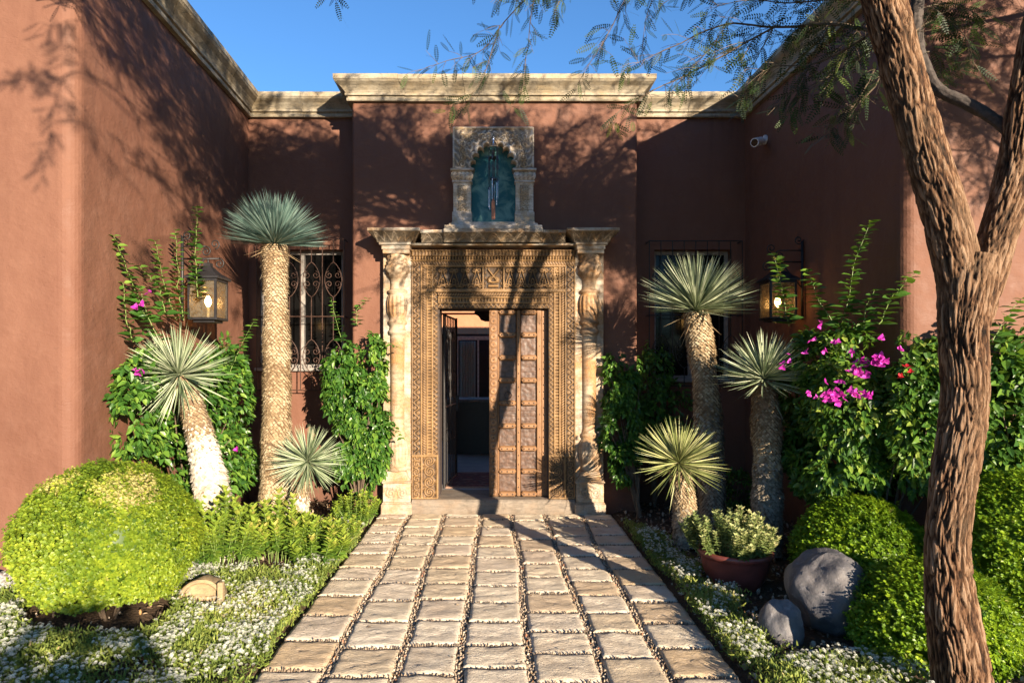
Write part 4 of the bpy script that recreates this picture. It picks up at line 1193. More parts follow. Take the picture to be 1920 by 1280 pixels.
# ------------------------------------------------------------------ wall lanterns
def lantern(cx, cy, z0, wall_x, label, toward):
    """toward = +1: the wall lies at -x and the arm reaches towards +x"""
    L = thing('wall_lantern', (wall_x, cy, z0+0.3), label, 'lantern', 'iron lanterns on the side walls')
    h = 0.116; zt = z0+0.35
    mb = MB()
    mb.box(cx-h-.012, cx+h+.012, cy-h-.012, cy+h+.012, z0, z0+.022, .004).box(cx-h*.8, cx+h*.8, cy-h*.8, cy+h*.8, z0-.022, z0, .004)
    for sx in (-1, 1):
        for sy in (-1, 1):
            mb.box(cx+sx*h-.009, cx+sx*h+.009, cy+sy*h-.009, cy+sy*h+.009, z0+.02, zt)
    mb.box(cx-h-.012, cx+h+.012, cy-h-.012, cy+h+.012, zt-.012, zt+.014, .004)
    mb.build('lantern_frame', M['lamp_metal'], L)
    mb = MB()
    V = []; lev = [(h+.03, zt+.012), (h+.03, zt+.03), (h*0.72, zt+.075), (h*0.36, zt+.12), (0.03, zt+.135), (0.03, zt+.16)]
    for (q, z) in lev: V += [(cx-q, cy-q, z), (cx+q, cy-q, z), (cx+q, cy+q, z), (cx-q, cy+q, z)]
    F = [(3, 2, 1, 0)]
    for j in range(len(lev)-1):
        for i in range(4): F.append((j*4+i, j*4+(i+1) % 4, (j+1)*4+(i+1) % 4, (j+1)*4+i))
    F.append(tuple(range(len(V)-4, len(V))))
    mb.add(V, F); mb.build('lantern_roof', M['lamp_metal'], L)
    g = h-.004
    for (a, b, c, d) in ((cx-g, cx+g, cy-h-.002, cy-h+.002), (cx-g, cx+g, cy+h-.002, cy+h+.002), (cx-h-.002, cx-h+.002, cy-g, cy+g), (cx+h-.002, cx+h+.002, cy-g, cy+g)):
        MB().box(a, b, c, d, z0+.024, zt-.014).build('glass_pane', M['lamp_glass'], L)
    MB().lathe([(.004, z0+.12), (.016, z0+.13), (.028, z0+.16), (.026, z0+.185), (.012, z0+.215), (.01, z0+.22)], cx, cy, 14).build('bulb', M['bulb'], L, True)
    MB().lathe([(.012, z0+.022), (.012, z0+.12)], cx, cy, 8).build('candle_tube', M['white_metal'], L)
    # bracket
    zb = zt+.20; t = toward
    mb = MB()
    mb.tube([(wall_x+t*.02, cy, z0+.0), (wall_x+t*.02, cy, zb+.20)], .013, 6)
    mb.tube([(wall_x+t*.02, cy, zb), (cx+t*.10, cy, zb)], .009, 6)
    mb.tube([(cx, cy, zt+.15), (cx, cy, zb)], .008, 6)
    mb.tube([(wall_x+t*.02, cy, zb+.11), (cx-t*.02, cy, zb+.11)], .007, 6)
    mb.tube([(wall_x+t*.02, cy, zb-.25), (wall_x+t*.10, cy, zb-.16), (cx-t*.03, cy, zb)], .007, 6)
    mb.build('bracket', M['iron'], L, True)
    for (px_, pz_, a0, sg) in ((cx+t*.10, zb-.045, PI/2, -t), (cx-t*.02, zb+.065, PI/2, -t), (cx+t*.06, zb+.13, -PI/2, t), (wall_x+t*.055, zb+.21, PI*(0.5-0.5*t)+PI, t)):
        MB().tube([(px_+a, cy, pz_+b) for a, b in spiral_pts(0, 0, .045, 1.4, a0, sg, 26)], .006, 5).build('scroll', M['iron'], L, True)
    return L
lantern(-2.54, 5.70, 1.985, -2.79, 'black iron lantern with lit bulb on the sunny left wall', 1)
lantern(2.71, 6.10, 2.02, 2.965, 'black iron lantern glowing warm on the shaded right wall', -1)

# security camera
scam = thing('security_camera', (2.94, 6.94, 4.0), 'small white bullet security camera high on the shaded right wall', 'camera')
mb = MB(); mb.tube([(2.945, 6.92, 4.02), (2.925, 6.92, 4.02)], 0.05, 20); mb.build('mount', M['white_metal'], scam)
MB().tube([(2.93, 6.92, 4.02), (2.90, 6.90, 4.0), (2.88, 6.87, 3.99)], 0.018, 10).build('arm', M['white_metal'], scam)
MB().tube([(2.885, 6.90, 4.0), (2.775, 6.80, 3.95)], [0.043, 0.046], 20).build('body', M['white_metal'], scam, False)
MB().tube([(2.7755, 6.8005, 3.9502), (2.7728, 6.798, 3.949)], 0.037, 20).build('lens', M['black_gloss'], scam)
# ------------------------------------------------------------------ plants
LEAF_V = np.array([(0,0,0),(-.32,.3,.06),(0,.32,-.02),(.32,.3,.06),(-.24,.65,.03),(0,.68,-.04),(.24,.65,.03),(0,1,-.10)])
LEAF_F = np.array([(0,2,1),(0,3,2),(1,2,5),(1,5,4),(2,3,6),(2,6,5),(4,5,7),(5,6,7)])
SMALL_V = np.array([(0,0,0),(-.36,.55,.10),(0,1,0),(.36,.55,.10)])
SMALL_F = np.array([(0,2,1),(0,3,2)])
def P3(px, py, Y):
    return ((px-925)*Y/1200, Y, 1.6-(py-682)*Y/1200)

def leaf_mesh(name, pos, D, Nn, size, mat, parent, tv=LEAF_V, tf=LEAF_F, width=1.0, rnd=None, kind='stuff'):
    R = frames(D, Nn)
    sc = np.stack([size*width, size, size], 1)
    V, F = scatter(tv, tf, pos, R, sc)
    r = RNG.random(len(pos)) if rnd is None else rnd
    return mesh_obj(name, V, F, mat, parent, False, {'rnd': np.repeat(r, len(tv))}, kind=kind)

def mass_points(ells, n, gap=0.35, seed=1):
    """points near the surfaces of ellipsoids, thinned by noise; returns pos, outward"""
    vol = np.array([(e[3]*e[4] + e[4]*e[5] + e[3]*e[5]) for e in ells]); vol = vol/vol.sum()
    pos, out = [], []
    for e, w in zip(ells, vol):
        k = int(n*w*1.6)
        d = rand_dirs(k)
        rr = 1 - np.abs(RNG.normal(0, 0.16, k))
        lump = 1 + 0.20*fbm(d[:, 0]*2.2+e[0]*3, d[:, 1]*2.2+e[1], d[:, 2]*2.2, oct=3, seed=seed)*2
        p = np.array(e[:3]) + d*np.array(e[3:])*(rr*lump)[:, None]
        o = d/np.array(e[3:]); o /= np.linalg.norm(o, axis=1)[:, None]
        g = fbm(p[:, 0]*6, p[:, 1]*6, p[:, 2]*6, oct=2, seed=seed+5)
        keep = g > np.quantile(g, gap)
        pos.append(p[keep]); out.append(o[keep])
    return np.concatenate(pos), np.concatenate(out)

def stems_mb(mb, base, tips, r=0.006):
    for t in tips:
        b = np.array(base); t = np.array(t)
        pts = [b + (t-b)*s + np.array([0, 0, 0.12*math.sin(PI*s)]) + RNG.normal(0, .012, 3)*(s > 0) for s in np.linspace(0, 1, 7)]
        mb.tube(pts, np.linspace(r, r*0.4, 7), 5)

def shrub(name, base, ells, n, size, mat, label, cat, group=None, seed=1, down=0.55, gap=0.35, stem_r=0.008, zmin=0.03, ymax=None, xlim=None):
    t = thing(name, base, label, cat, group)
    pos, out = mass_points(ells, n, gap, seed)
    keep = pos[:, 2] > zmin
    if ymax is not None: keep &= pos[:, 1] < ymax
    if xlim is not None: keep &= (pos[:, 0] > xlim[0]) & (pos[:, 0] < xlim[1])
    pos, out = pos[keep], out[keep]; k = len(pos)
    D = out*0.55 + np.array([0, 0, -down]) + RNG.normal(0, .45, (k, 3))
    Nn = out*0.8 + np.array([0, -0.1, 0.55]) + RNG.normal(0, .38, (k, 3))
    sz = size*RNG.uniform(.55, 1.25, k)
    leaf_mesh('foliage', pos, D, Nn, sz, mat, t, width=0.80)
    mb = MB(); stems_mb(mb, base, [e[:3] for e in ells] + [tuple(p) for p in pos[RNG.integers(0, k, 14)]], stem_r)
    mb.build('stem', M['twig'], t)
    return t

def shoot(t, pts, size, mat, gap=0.034, r=0.004, n_at=3):
    """a long climbing shoot with leaves set along it"""
    pts = np.array(pts, float); seg = np.linalg.norm(np.diff(pts, axis=0), axis=1); L = seg.sum(); cum = np.concatenate([[0], np.cumsum(seg)])
    S = np.linspace(0, L, 14); Q = np.stack([np.interp(S, cum, pts[:, i]) for i in range(3)], 1) + RNG.normal(0, .004, (14, 3))
    MB().tube(Q, np.linspace(r, r*0.4, 14), 5).build('shoot', M['green_stem'], t)
    k = int(L/gap)*n_at
    s = np.repeat(np.linspace(0.02*L, L, k//n_at), n_at)
    p = np.stack([np.interp(s, cum, pts[:, i]) for i in range(3)], 1)
    k = len(p); a = np.arange(k)*2.4 + RNG.uniform(0, .8, k)
    ax = pts[-1]-pts[0]; ax /= np.linalg.norm(ax)
    D = np.stack([np.cos(a), np.sin(a), np.zeros(k)], 1) + 0.45*ax + np.array([0, 0, -0.25]); Nn = np.array([0, -.3, 1.0]) + RNG.normal(0, .35, (k, 3))
    sz = size*(1.15-0.5*s/L)*RNG.uniform(.7, 1.2, k)
    leaf_mesh('shoot_leaf', p, D, Nn, sz, mat, t, rnd=np.clip(RNG.random(k)*0.5+0.5*s/L, 0, 1))

# ---- clipped box balls
def box_ball(name, c, r, n, mat, label, leaf=0.023, seed=1, flat=0.0, group='clipped round box shrubs', dead=0.0):
    base = (c[0], c[1], 0.02)
    t = thing(name, base, label, 'shrub', group)
    # the twiggy inner mass
    mb = MB()
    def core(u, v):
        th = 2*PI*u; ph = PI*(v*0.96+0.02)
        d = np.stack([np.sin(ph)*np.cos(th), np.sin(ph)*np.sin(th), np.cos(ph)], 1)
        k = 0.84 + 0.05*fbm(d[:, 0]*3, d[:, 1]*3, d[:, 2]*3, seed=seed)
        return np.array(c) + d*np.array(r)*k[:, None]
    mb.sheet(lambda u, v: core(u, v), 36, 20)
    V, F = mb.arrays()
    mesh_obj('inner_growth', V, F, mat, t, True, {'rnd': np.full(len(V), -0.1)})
    ns = n//7
    d = rand_dirs(int(ns*1.25)); d = d[d[:, 2] > -0.72][:ns]
    ns = len(d)
    lump = 1 + 0.042*fbm(d[:, 0]*4, d[:, 1]*4, d[:, 2]*4, oct=4, seed=seed)*2 + RNG.normal(0, .018, ns) + 0.07*(RNG.random(ns) < 0.03)
    if flat: lump = lump - flat*np.clip(d[:, 2]-0.6, 0, 1)
    p = np.array(c) + d*np.array(r)*lump[:, None]
    o = d/np.array(r); o /= np.linalg.norm(o, axis=1)[:, None]
    hole = fbm(d[:, 0]*9, d[:, 1]*9, d[:, 2]*9, oct=2, seed=seed+40); lump = None
    ok = hole > np.quantile(hole, 0.05); p, o, d = p[ok], o[ok], d[ok]; ns = len(p)
    axis = o + np.array([0, 0, .55]) + RNG.normal(0, .30, (ns, 3)); axis /= np.linalg.norm(axis, axis=1)[:, None]
    P, D, Nn, R_ = [], [], [], []
    patch = 0.5 + 0.5*fbm(p[:, 0]*5, p[:, 1]*5, p[:, 2]*5, oct=2, seed=seed+3)*1.6
    rs_ = np.clip(RNG.normal(0.45, .2, ns)*0.75 + 0.32*(patch-0.3), 0, 0.93)
    if dead:
        dd = np.linalg.norm(p - np.array(dead[:3]), axis=1); dd2 = np.linalg.norm(p - np.array(dead[3:6]), axis=1)
        w = (np.minimum(dd, dd2*1.4) < dead[6]*(0.8+0.5*RNG.random(ns))) & (RNG.random(ns) < 0.75)
        rs_ = np.where(w, 1.0, rs_)
    for k in range(7):
        a = 2*PI*k/6 + RNG.uniform(0, 1, ns)
        t1 = np.cross(axis, np.array([0.3, 0.2, 0.9])); t1 /= np.linalg.norm(t1, axis=1)[:, None]; t2 = np.cross(axis, t1)
        side = np.cos(a)[:, None]*t1 + np.sin(a)[:, None]*t2
        P.append(p - axis*(0.010*k-0.02)[..., None] if False else p - axis*(0.007*(k-2)) + side*0.003)
        D.append(axis*0.55 + side*0.85); Nn.append(axis - side*0.4)
        R_.append(np.clip(rs_ + RNG.normal(0, .07, ns), 0, 1))
    P = np.concatenate(P); D = np.concatenate(D); Nn = np.concatenate(Nn); R_ = np.concatenate(R_)
    leaf_mesh('foliage', P, D, Nn, leaf*RNG.uniform(.7, 1.25, len(P)), mat, t, SMALL_V, SMALL_F, 1.25, R_)
    mb = MB()
    for i in range(10):
        a = RNG.uniform(0, 2*PI); mb.tube([(c[0], c[1], 0.0), (c[0]+r[0]*.3*math.cos(a), c[1]+r[1]*.3*math.sin(a), c[2]*.7), (c[0]+r[0]*.7*math.cos(a), c[1]+r[1]*.7*math.sin(a), c[2]+r[2]*0.3)], 0.006, 5)
    mb.build('stem', M['twig'], t)
    return t
box_ball('box_shrub', (-2.27, 3.78, 0.57), (0.475, 0.43, 0.43), 78000, M['box_leaf_old'], 'big yellow-green box shrub with brown sunburnt patches against the sunny left wall', 0.0172, 3, 0.06,
         dead=(-2.06, 3.6, 0.93, -2.46, 3.6, 0.98, 0.16))
box_ball('box_shrub', (2.57, 4.48, 0.25), (0.42, 0.42, 0.40), 36000, M['box_leaf'], 'round clipped box shrub directly behind the large grey boulder', 0.0195, 5)
box_ball('box_shrub', (2.45, 3.60, 0.10), (0.42, 0.40, 0.385), 42000, M['box_leaf'], 'round clipped box shrub behind the tree trunk, touching the large boulder', 0.0185, 7)
box_ball('box_shrub', (3.33, 3.98, 0.44), (0.46, 0.46, 0.46), 36000, M['box_leaf'], 'round clipped box shrub at the right edge, right of the tree trunk', 0.0195, 9)
# unseen shrub added behind the viewer to shade the near corner of the left bed
box_ball('box_shrub', (1.80, -3.6, 1.0), (0.62, 0.6, 1.20), 12000, M['box_leaf'], 'tall clipped box shrub added out of view behind the camera to shade the left bed', 0.04, 11)

# ---- yuccas
BL_V = np.array([(-.55,0,0),(0,0,-.25),(.55,0,0),(-1,.35,.12),(0,.35,-.35),(1,.35,.12),(-.6,.75,.1),(0,.75,-.2),(.6,.75,.1),(0,1,0)])
BL_F = np.array([(0,1,4),(0,4,3),(1,2,5),(1,5,4),(3,4,7),(3,7,6),(4,5,8),(4,8,7),(6,7,9),(7,8,9)])
SC_V = np.array([(-.46,.0,.05),(.46,.0,.05),(0,.34,-.05),(0,-.52,.50),(-.34,-.26,.26),(.34,-.26,.26)])
SC_F = np.array([(0,1,2),(0,4,1),(4,5,1),(4,3,5)])
def yucca(base, mid, crown, r, axis, L, n, spread, leaf_mat, trunk_mats, label, wleaf=0.0062, center_lift=0.05, sc=0.024, shag=0.0, under=0.0, seed=1, bow=0.0):
    t = thing('yucca', base, label, 'yucca', 'yucca palms around the doorway')
    b, m_, c = np.array(base, float), np.array(mid, float), np.array(crown, float)
    S = np.linspace(0, 1, 60)
    P = (1-S)[:, None]**2*b + 2*(S*(1-S))[:, None]*(2*m_ - (b+c)/2) + S[:, None]**2*c
    rr = 0.93*np.interp(S, np.linspace(0, 1, len(r)), r)*(1+0.08*fbm(S*9+seed, S*0, seed=seed)*2)
    Lt = np.linalg.norm(np.diff(P, axis=0), axis=1).sum()
    V, F = tube_arrays(P, rr*0.97, 18); MB().add(V, [tuple(f) for f in F]).build('trunk', M['scale_core'], t, True)
    # scales
    T = np.gradient(P, axis=0); T /= np.linalg.norm(T, axis=1)[:, None]
    nrow = int(Lt/(sc*0.56)); pos, D, Nn, sz, ml = [], [], [], [], []
    for i in range(nrow):
        s = (i+0.5)/nrow; j = s*59; j0 = min(58, int(j)); f = j-j0
        ctr = P[j0]*(1-f)+P[j0+1]*f; tt = T[j0]; ra = rr[j0]
        u = np.cross(tt, [0, 1.0, 0]); u /= np.linalg.norm(u); w = np.cross(tt, u)
        k = max(8, int(2*PI*ra/(sc*1.0)))
        a = 2*PI*(np.arange(k)+0.5*(i % 2))/k + RNG.normal(0, .02, k) + i*0.013
        o = np.cos(a)[:, None]*u + np.sin(a)[:, None]*w
        pos.append(ctr + o*(ra*(1+RNG.normal(0, .012, k)))[:, None] + tt*RNG.normal(0, sc*.07, k)[:, None]); D.append(np.tile(tt, (k, 1)) + RNG.normal(0, .10 + shag*.3, (k, 3))); Nn.append(o)
        sh = shag*smooth01((0.75-s)/0.3)
        sz.append(np.full(k, sc)*(1+sh*1.6)*RNG.uniform(.85, 1.15, k)); ml.append(np.full(k, s))
    pos, D, Nn, sz, ml = map(np.concatenate, (pos, D, Nn, sz, ml))
    gone = (RNG.random(len(ml)) > 0.03) & (fbm(pos[:, 0]*14, pos[:, 1]*14, pos[:, 2]*11, oct=2, seed=seed+60) > -0.42)
    pos, D, Nn, sz, ml = pos[gone], D[gone], Nn[gone], sz[gone], ml[gone]
    low = ml < 0.5
    pick = (ml + RNG.normal(0, .06, len(ml))) < (0.66 if shag > .5 else 0.5)
    for sel, mt in ((pick, trunk_mats[0]), (~pick, trunk_mats[1])):
        if sel.sum() < 3: continue
        R = frames(D[sel], Nn[sel]); q = sz[sel]
        wd = q*(1.0 - 0.45*shag)
        V, F = scatter(SC_V, SC_F, pos[sel], R, np.stack([wd, q, q], 1))
        big = fbm(pos[sel][:, 0]*3, pos[sel][:, 1]*3, pos[sel][:, 2]*3.5, seed=seed)
        mesh_obj('leaf_scar', V, F, mt, t, False, {'rnd': np.repeat(np.clip(RNG.random(sel.sum())*.7+.2+big*.7, 0, 1), len(SC_V))}, kind='stuff')
    # crown
    ax = np.array(axis, float); ax /= np.linalg.norm(ax)
    cz = RNG.uniform(math.cos(spread), 1, n) if not under else np.concatenate([RNG.uniform(math.cos(spread), 1, n-int(n*under)), RNG.uniform(-0.75, math.cos(spread), int(n*under))])
    sn = np.sqrt(1-cz**2); a = np.arange(n)*2.39996 + RNG.uniform(0, .5, n)
    u = np.cross(ax, [0.1, 1.0, 0.05]); u /= np.linalg.norm(u); w = np.cross(ax, u)
    d = cz[:, None]*ax + (sn*np.cos(a))[:, None]*u + (sn*np.sin(a))[:, None]*w
    d = d + 0.07*rand_dirs(n)
    start = c + ax*center_lift + d*np.array(0.02) - ax*(center_lift*0.9*np.clip(1-cz, 0, 1))[:, None]
    Ls = L*RNG.uniform(.82, 1.06, n)*(0.86+0.14*sn)
    if bow:
        tvb = BL_V.copy(); tvb[:, 2] -= bow*tvb[:, 1]**2*L/wleaf*0.05
    else: tvb = BL_V
    Nn = ax - d*np.dot(d, ax)[:, None] + RNG.normal(0, .3, (n, 3))
    R = frames(d + RNG.normal(0, .03, (n, 3)), Nn)
    V, F = scatter(tvb, BL_F, start, R, np.stack([np.full(n, wleaf)*RNG.uniform(.8, 1.2, n), Ls, np.full(n, wleaf)], 1))
    mesh_obj('leaf_rosette', V, F, leaf_mat, t, False, {'rnd': np.repeat(RNG.random(n), len(BL_V))}, kind='stuff')
    # a few dead blades hanging round the neck
    k = 16; a = RNG.uniform(0, 2*PI, k); el = RNG.uniform(-1.35, -0.35, k)
    dd = np.cos(el)[:, None]*(np.cos(a)[:, None]*u + np.sin(a)[:, None]*w) + np.sin(el)[:, None]*np.array([0, 0, 1.0])
    R = frames(dd, rand_dirs(k)); Lk = L*RNG.uniform(.25, .6, k); wk = np.full(k, wleaf*0.8)
    V, F = scatter(BL_V, BL_F, c + dd*rr[-1]*0.5, R, np.stack([wk, Lk, wk], 1))
    mesh_obj('dead_leaf', V, F, M['scale_tan'], t, False, {'rnd': np.repeat(RNG.random(k), len(BL_V))}, kind='stuff')
    return t
yucca((-2.12, 4.95, 0.10), (-2.22, 4.95, 0.85), (-2.40, 4.92, 1.50), [.125, .125, .115, .10, .085], (-0.18, -0.75, 0.55), 0.39, 420, 1.70, M['yucca_grey'], (M['scale_pale'], M['scale_tan']),
      'leaning yucca with pale shaggy trunk beside the lantern on the sunny left wall', shag=0.55, under=0.04, seed=2)
yucca((-2.16, 6.3, 0.05), (-2.13, 6.3, 1.3), (-2.155, 6.3, 2.76), [.155, .15, .148, .152, .138, .125, .13], (0.02, -0.10, 1), 0.53, 950, 1.50, M['yucca_blue'], (M['scale_tan'], M['scale_tan']),
      'tallest yucca, with dense blue-green crown, in front of the left window', wleaf=0.0062, sc=0.031, seed=3)
yucca((-1.90, 6.1, 0.02), (-1.86, 6.1, 0.25), (-1.76, 6.08, 0.66), [.10, .10, .095, .08, .07], (0.12, -0.75, 0.6), 0.36, 300, 1.75, M['yucca_grey'], (M['scale_pale'], M['scale_tan']),
      'smallest yucca, at the foot of the tallest one left of the door', shag=0.7, under=0.05, seed=4, wleaf=0.005)
yucca((2.02, 5.9, 0.02), (1.98, 5.9, 1.1), (1.865, 5.9, 2.08), [.125, .125, .13, .138, .12, .13, .115], (0.03, -0.25, 1), 0.555, 520, 1.50, M['yucca_grey'], (M['scale_grey'], M['scale_tan']),
      'taller yucca in front of the shaded right window, right of the door', wleaf=0.0064, sc=0.030, seed=5)
yucca((1.72, 5.6, 0.02), (1.68, 5.6, 0.32), (1.61, 5.57, 0.72), [.135, .125, .11, .10, .095], (-0.05, -0.62, 0.8), 0.40, 300, 1.60, M['yucca_yellow'], (M['scale_grey'], M['scale_tan']),
      'short yellow-green yucca beside the paved path, right of the door', shag=0.25, under=0.03, seed=6, wleaf=0.0058)
yucca((2.25, 5.3, 0.04), (2.27, 5.3, 0.75), (2.235, 5.3, 1.46), [.13, .125, .12, .12, .12, .10], (-0.05, -0.35, 1), 0.40, 330, 1.62, M['yucca_grey'], (M['scale_grey'], M['scale_tan']),
      'mid-height yucca between the pink bougainvillea and the red pot', shag=0.15, under=0.012, seed=7, wleaf=0.0055)

# ---- climbers and shrubs
t = shrub('climbing_plant', (-2.58, 5.4, 0.1), [(-2.62, 4.78, 1.32, .15, .33, .42), (-2.60, 5.2, 0.80, .20, .5, .42), (-2.60, 5.75, 1.22, .18, .42, .5), (-2.62, 6.35, 1.30, .18, .4, .52), (-2.58, 6.1, 0.65, .22, .6, .42), (-2.60, 5.1, 1.5, .12, .3, .22)],
          9500, 0.068, M['climb_leaf'], 'green climber with long shoots around the lantern on the left wall', 'climber', seed=21, xlim=(-2.80, 9))
for pl in ([(310, 590, 5.0), (300, 540, 5.0), (262, 500, 4.9)], [(250, 640, 4.7), (235, 590, 4.7), (232, 530, 4.7)], [(275, 600, 4.9), (245, 520, 4.75), (213, 442, 4.6)], [(330, 600, 5.1), (310, 540, 5.1), (290, 452, 5.05)], [(345, 600, 5.35), (334, 540, 5.35), (331, 432, 5.3)], [(372, 560, 5.5), (366, 480, 5.5), (370, 390, 5.5)],
           [(430, 700, 6.0), (450, 650, 6.0), (478, 600, 5.9)], [(300, 640, 4.9), (275, 590, 4.85), (262, 540, 4.8)]):
    shoot(t, [P3(*p) for p in pl], 0.085, M['climb_leaf'])
t = shrub('climbing_plant', (-1.42, 6.75, 0.0), [(-1.62, 6.83, 1.42, .20, .13, .42), (-1.40, 6.80, 1.15, .26, .16, .62), (-1.24, 6.74, 0.78, .17, .13, .38), (-1.52, 6.8, 0.72, .20, .14, .42), (-1.27, 6.80, 1.62, .13, .1, .32), (-1.38, 6.78, 0.42, .16, .12, .2)],
          8000, 0.068, M['climb_leaf'], 'bright green climber growing up the left side of the doorway', 'climber', seed=22, down=0.8, ymax=6.98)
for pl in ([(640, 640, 6.8), (630, 600, 6.8), (622, 560, 6.8)], [(700, 640, 6.75), (720, 640, 6.7), (745, 650, 6.65)], [(670, 610, 6.8), (668, 580, 6.8), (690, 560, 6.8)], [(700, 800, 6.65), (735, 790, 6.6), (752, 820, 6.6)]):
    shoot(t, [P3(*p) for p in pl], 0.07, M['climb_leaf'])
t = shrub('climbing_plant', (1.52, 6.75, 0.0), [(1.32, 6.82, 1.40, .17, .12, .36), (1.30, 6.80, 0.85, .16, .12, .42), (1.46, 6.80, 1.05, .18, .14, .5), (1.38, 6.76, 0.55, .15, .12, .25)],
          5000, 0.066, M['climb_leaf'], 'dark green climber growing up the right side of the doorway', 'climber', seed=23, down=0.8, ymax=6.98)
MB().tube([(1.54, 6.72, -.02), (1.52, 6.74, .15), (1.53, 6.76, .35), (1.45, 6.8, .6)], [.03, .024, .02, .012], 7).build('stem', M['twig'], t)
shrub('climbing_plant', (1.80, 7.15, 0.0), [(1.80, 7.2, 1.45, .22, .12, .42), (1.95, 7.15, 1.05, .25, .14, .4), (1.75, 7.2, 0.9, .18, .12, .4)],
      2200, 0.06, M['climb_leaf'], 'shaded climber in front of the right window grille', 'climber', seed=24, down=0.7, ymax=7.42)
shrub('low_shrub', (2.52, 6.7, 0.0), [(2.52, 6.7, 0.28, .24, .2, .22)], 900, 0.05, M['climb_leaf'], 'small dark shrub at the shaded wall foot between two right-hand yuccas', 'shrub', seed=25)
boug = shrub('bougainvillea', (2.85, 4.75, 0.03), [(2.60, 5.2, 1.36, .22, .36, .45), (2.72, 4.86, 1.25, .33, .28, .58), (3.12, 4.50, 1.28, .36, .18, .56), (2.72, 4.88, 0.78, .32, .24, .38), (3.1, 4.5, 1.55, .3, .16, .32), (2.55, 5.15, 0.85, .16, .3, .3)],
             14000, 0.072, M['boug_leaf'], 'bougainvillea bush with magenta and a few red bracts beside the right lantern', 'bougainvillea', seed=26, down=0.45, ymax=None, gap=0.3)
shrub('leafy_shrub', (3.6, 4.5, 0.03), [(3.48, 4.38, 1.22, .30, .2, .60), (3.85, 4.40, 1.25, .34, .2, .62), (3.6, 4.4, 0.75, .36, .2, .35)],
      5500, 0.078, M['boug_leaf'], 'leafy green shrub against the wall, right of the tree trunk', 'shrub', seed=27, down=0.45, ymax=4.66)
for pl in ([(1572, 640, 4.9), (1590, 560, 4.85), (1605, 480, 4.8), (1632, 418, 4.8)], [(1650, 610, 4.6), (1670, 560, 4.6), (1714, 512, 4.55)], [(1620, 620, 4.75), (1622, 580, 4.75), (1640, 545, 4.7)], [(1560, 600, 5.1), (1530, 555, 5.1), (1517, 508, 5.1)],
           [(1478, 610, 5.4), (1466, 540, 5.4), (1452, 478, 5.4)], [(1860, 640, 4.3), (1890, 590, 4.3), (1915, 560, 4.3)]):
    shoot(boug, [P3(*p) for p in pl], 0.105, M['boug_leaf'])
def bracts(parent, pts, mat, r=0.03, per=6, size=0.045):
    pos, D, Nn = [], [], []
    for (px, py, Y) in pts:
        c = np.array(P3(px, py, Y))
        for q in range(per):
            cc = c + RNG.normal(0, r, 3)*np.array([1, .5, .8])
            o = rand_dirs(1)[0]*0.8 + np.array([0, -0.7, 0.2])
            o /= np.linalg.norm(o); u = np.cross(o, [0, .3, 1]); u /= np.linalg.norm(u); w = np.cross(o, u)
            for k in range(3):
                a = 2*PI*k/3+RNG.uniform(0, .5)
                s = math.cos(a)*u+math.sin(a)*w
                pos.append(cc); D.append(s+o*0.5); Nn.append(o-s*0.3)
    n = len(pos)
    leaf_mesh('flower_bract', np.array(pos), np.array(D), np.array(Nn), size*RNG.uniform(.7, 1.1, n), mat, parent, LEAF_V, LEAF_F, 1.3)
bracts(boug, [(1556, 732, 4.45), (1578, 742, 4.45), (1566, 752, 4.42), (1548, 745, 4.45), (1600, 690, 4.5), (1618, 703, 4.5), (1640, 675, 4.42), (1612, 678, 4.5), (1625, 738, 4.45), (1600, 738, 4.45), (1655, 672, 4.4)], M['petal_magenta'], 0.026, 6, 0.037)
bracts(boug, [(1524, 634, 4.9), (1570, 640, 4.7), (1655, 640, 4.38), (1480, 668, 4.95), (1516, 738, 4.7), (1530, 745, 4.7), (1576, 712, 4.5), (1512, 662, 4.9), (1545, 655, 4.8), (1468, 682, 4.95), (1690, 655, 4.3), (1590, 660, 4.6), (1535, 610, 4.9)], M['petal_magenta'], 0.016, 2, 0.032)
bracts(boug, [(1698, 690, 4.28), (1708, 697, 4.28), (1692, 706, 4.28)], M['petal_red'], 0.016, 2, 0.032)
bracts(bpy.data.objects['climbing_plant'], [(255, 700, 4.55), (266, 697, 4.55), (262, 572, 4.8), (276, 548, 4.9), (440, 838, 5.2)], M['petal_magenta'], 0.016, 2, 0.034)

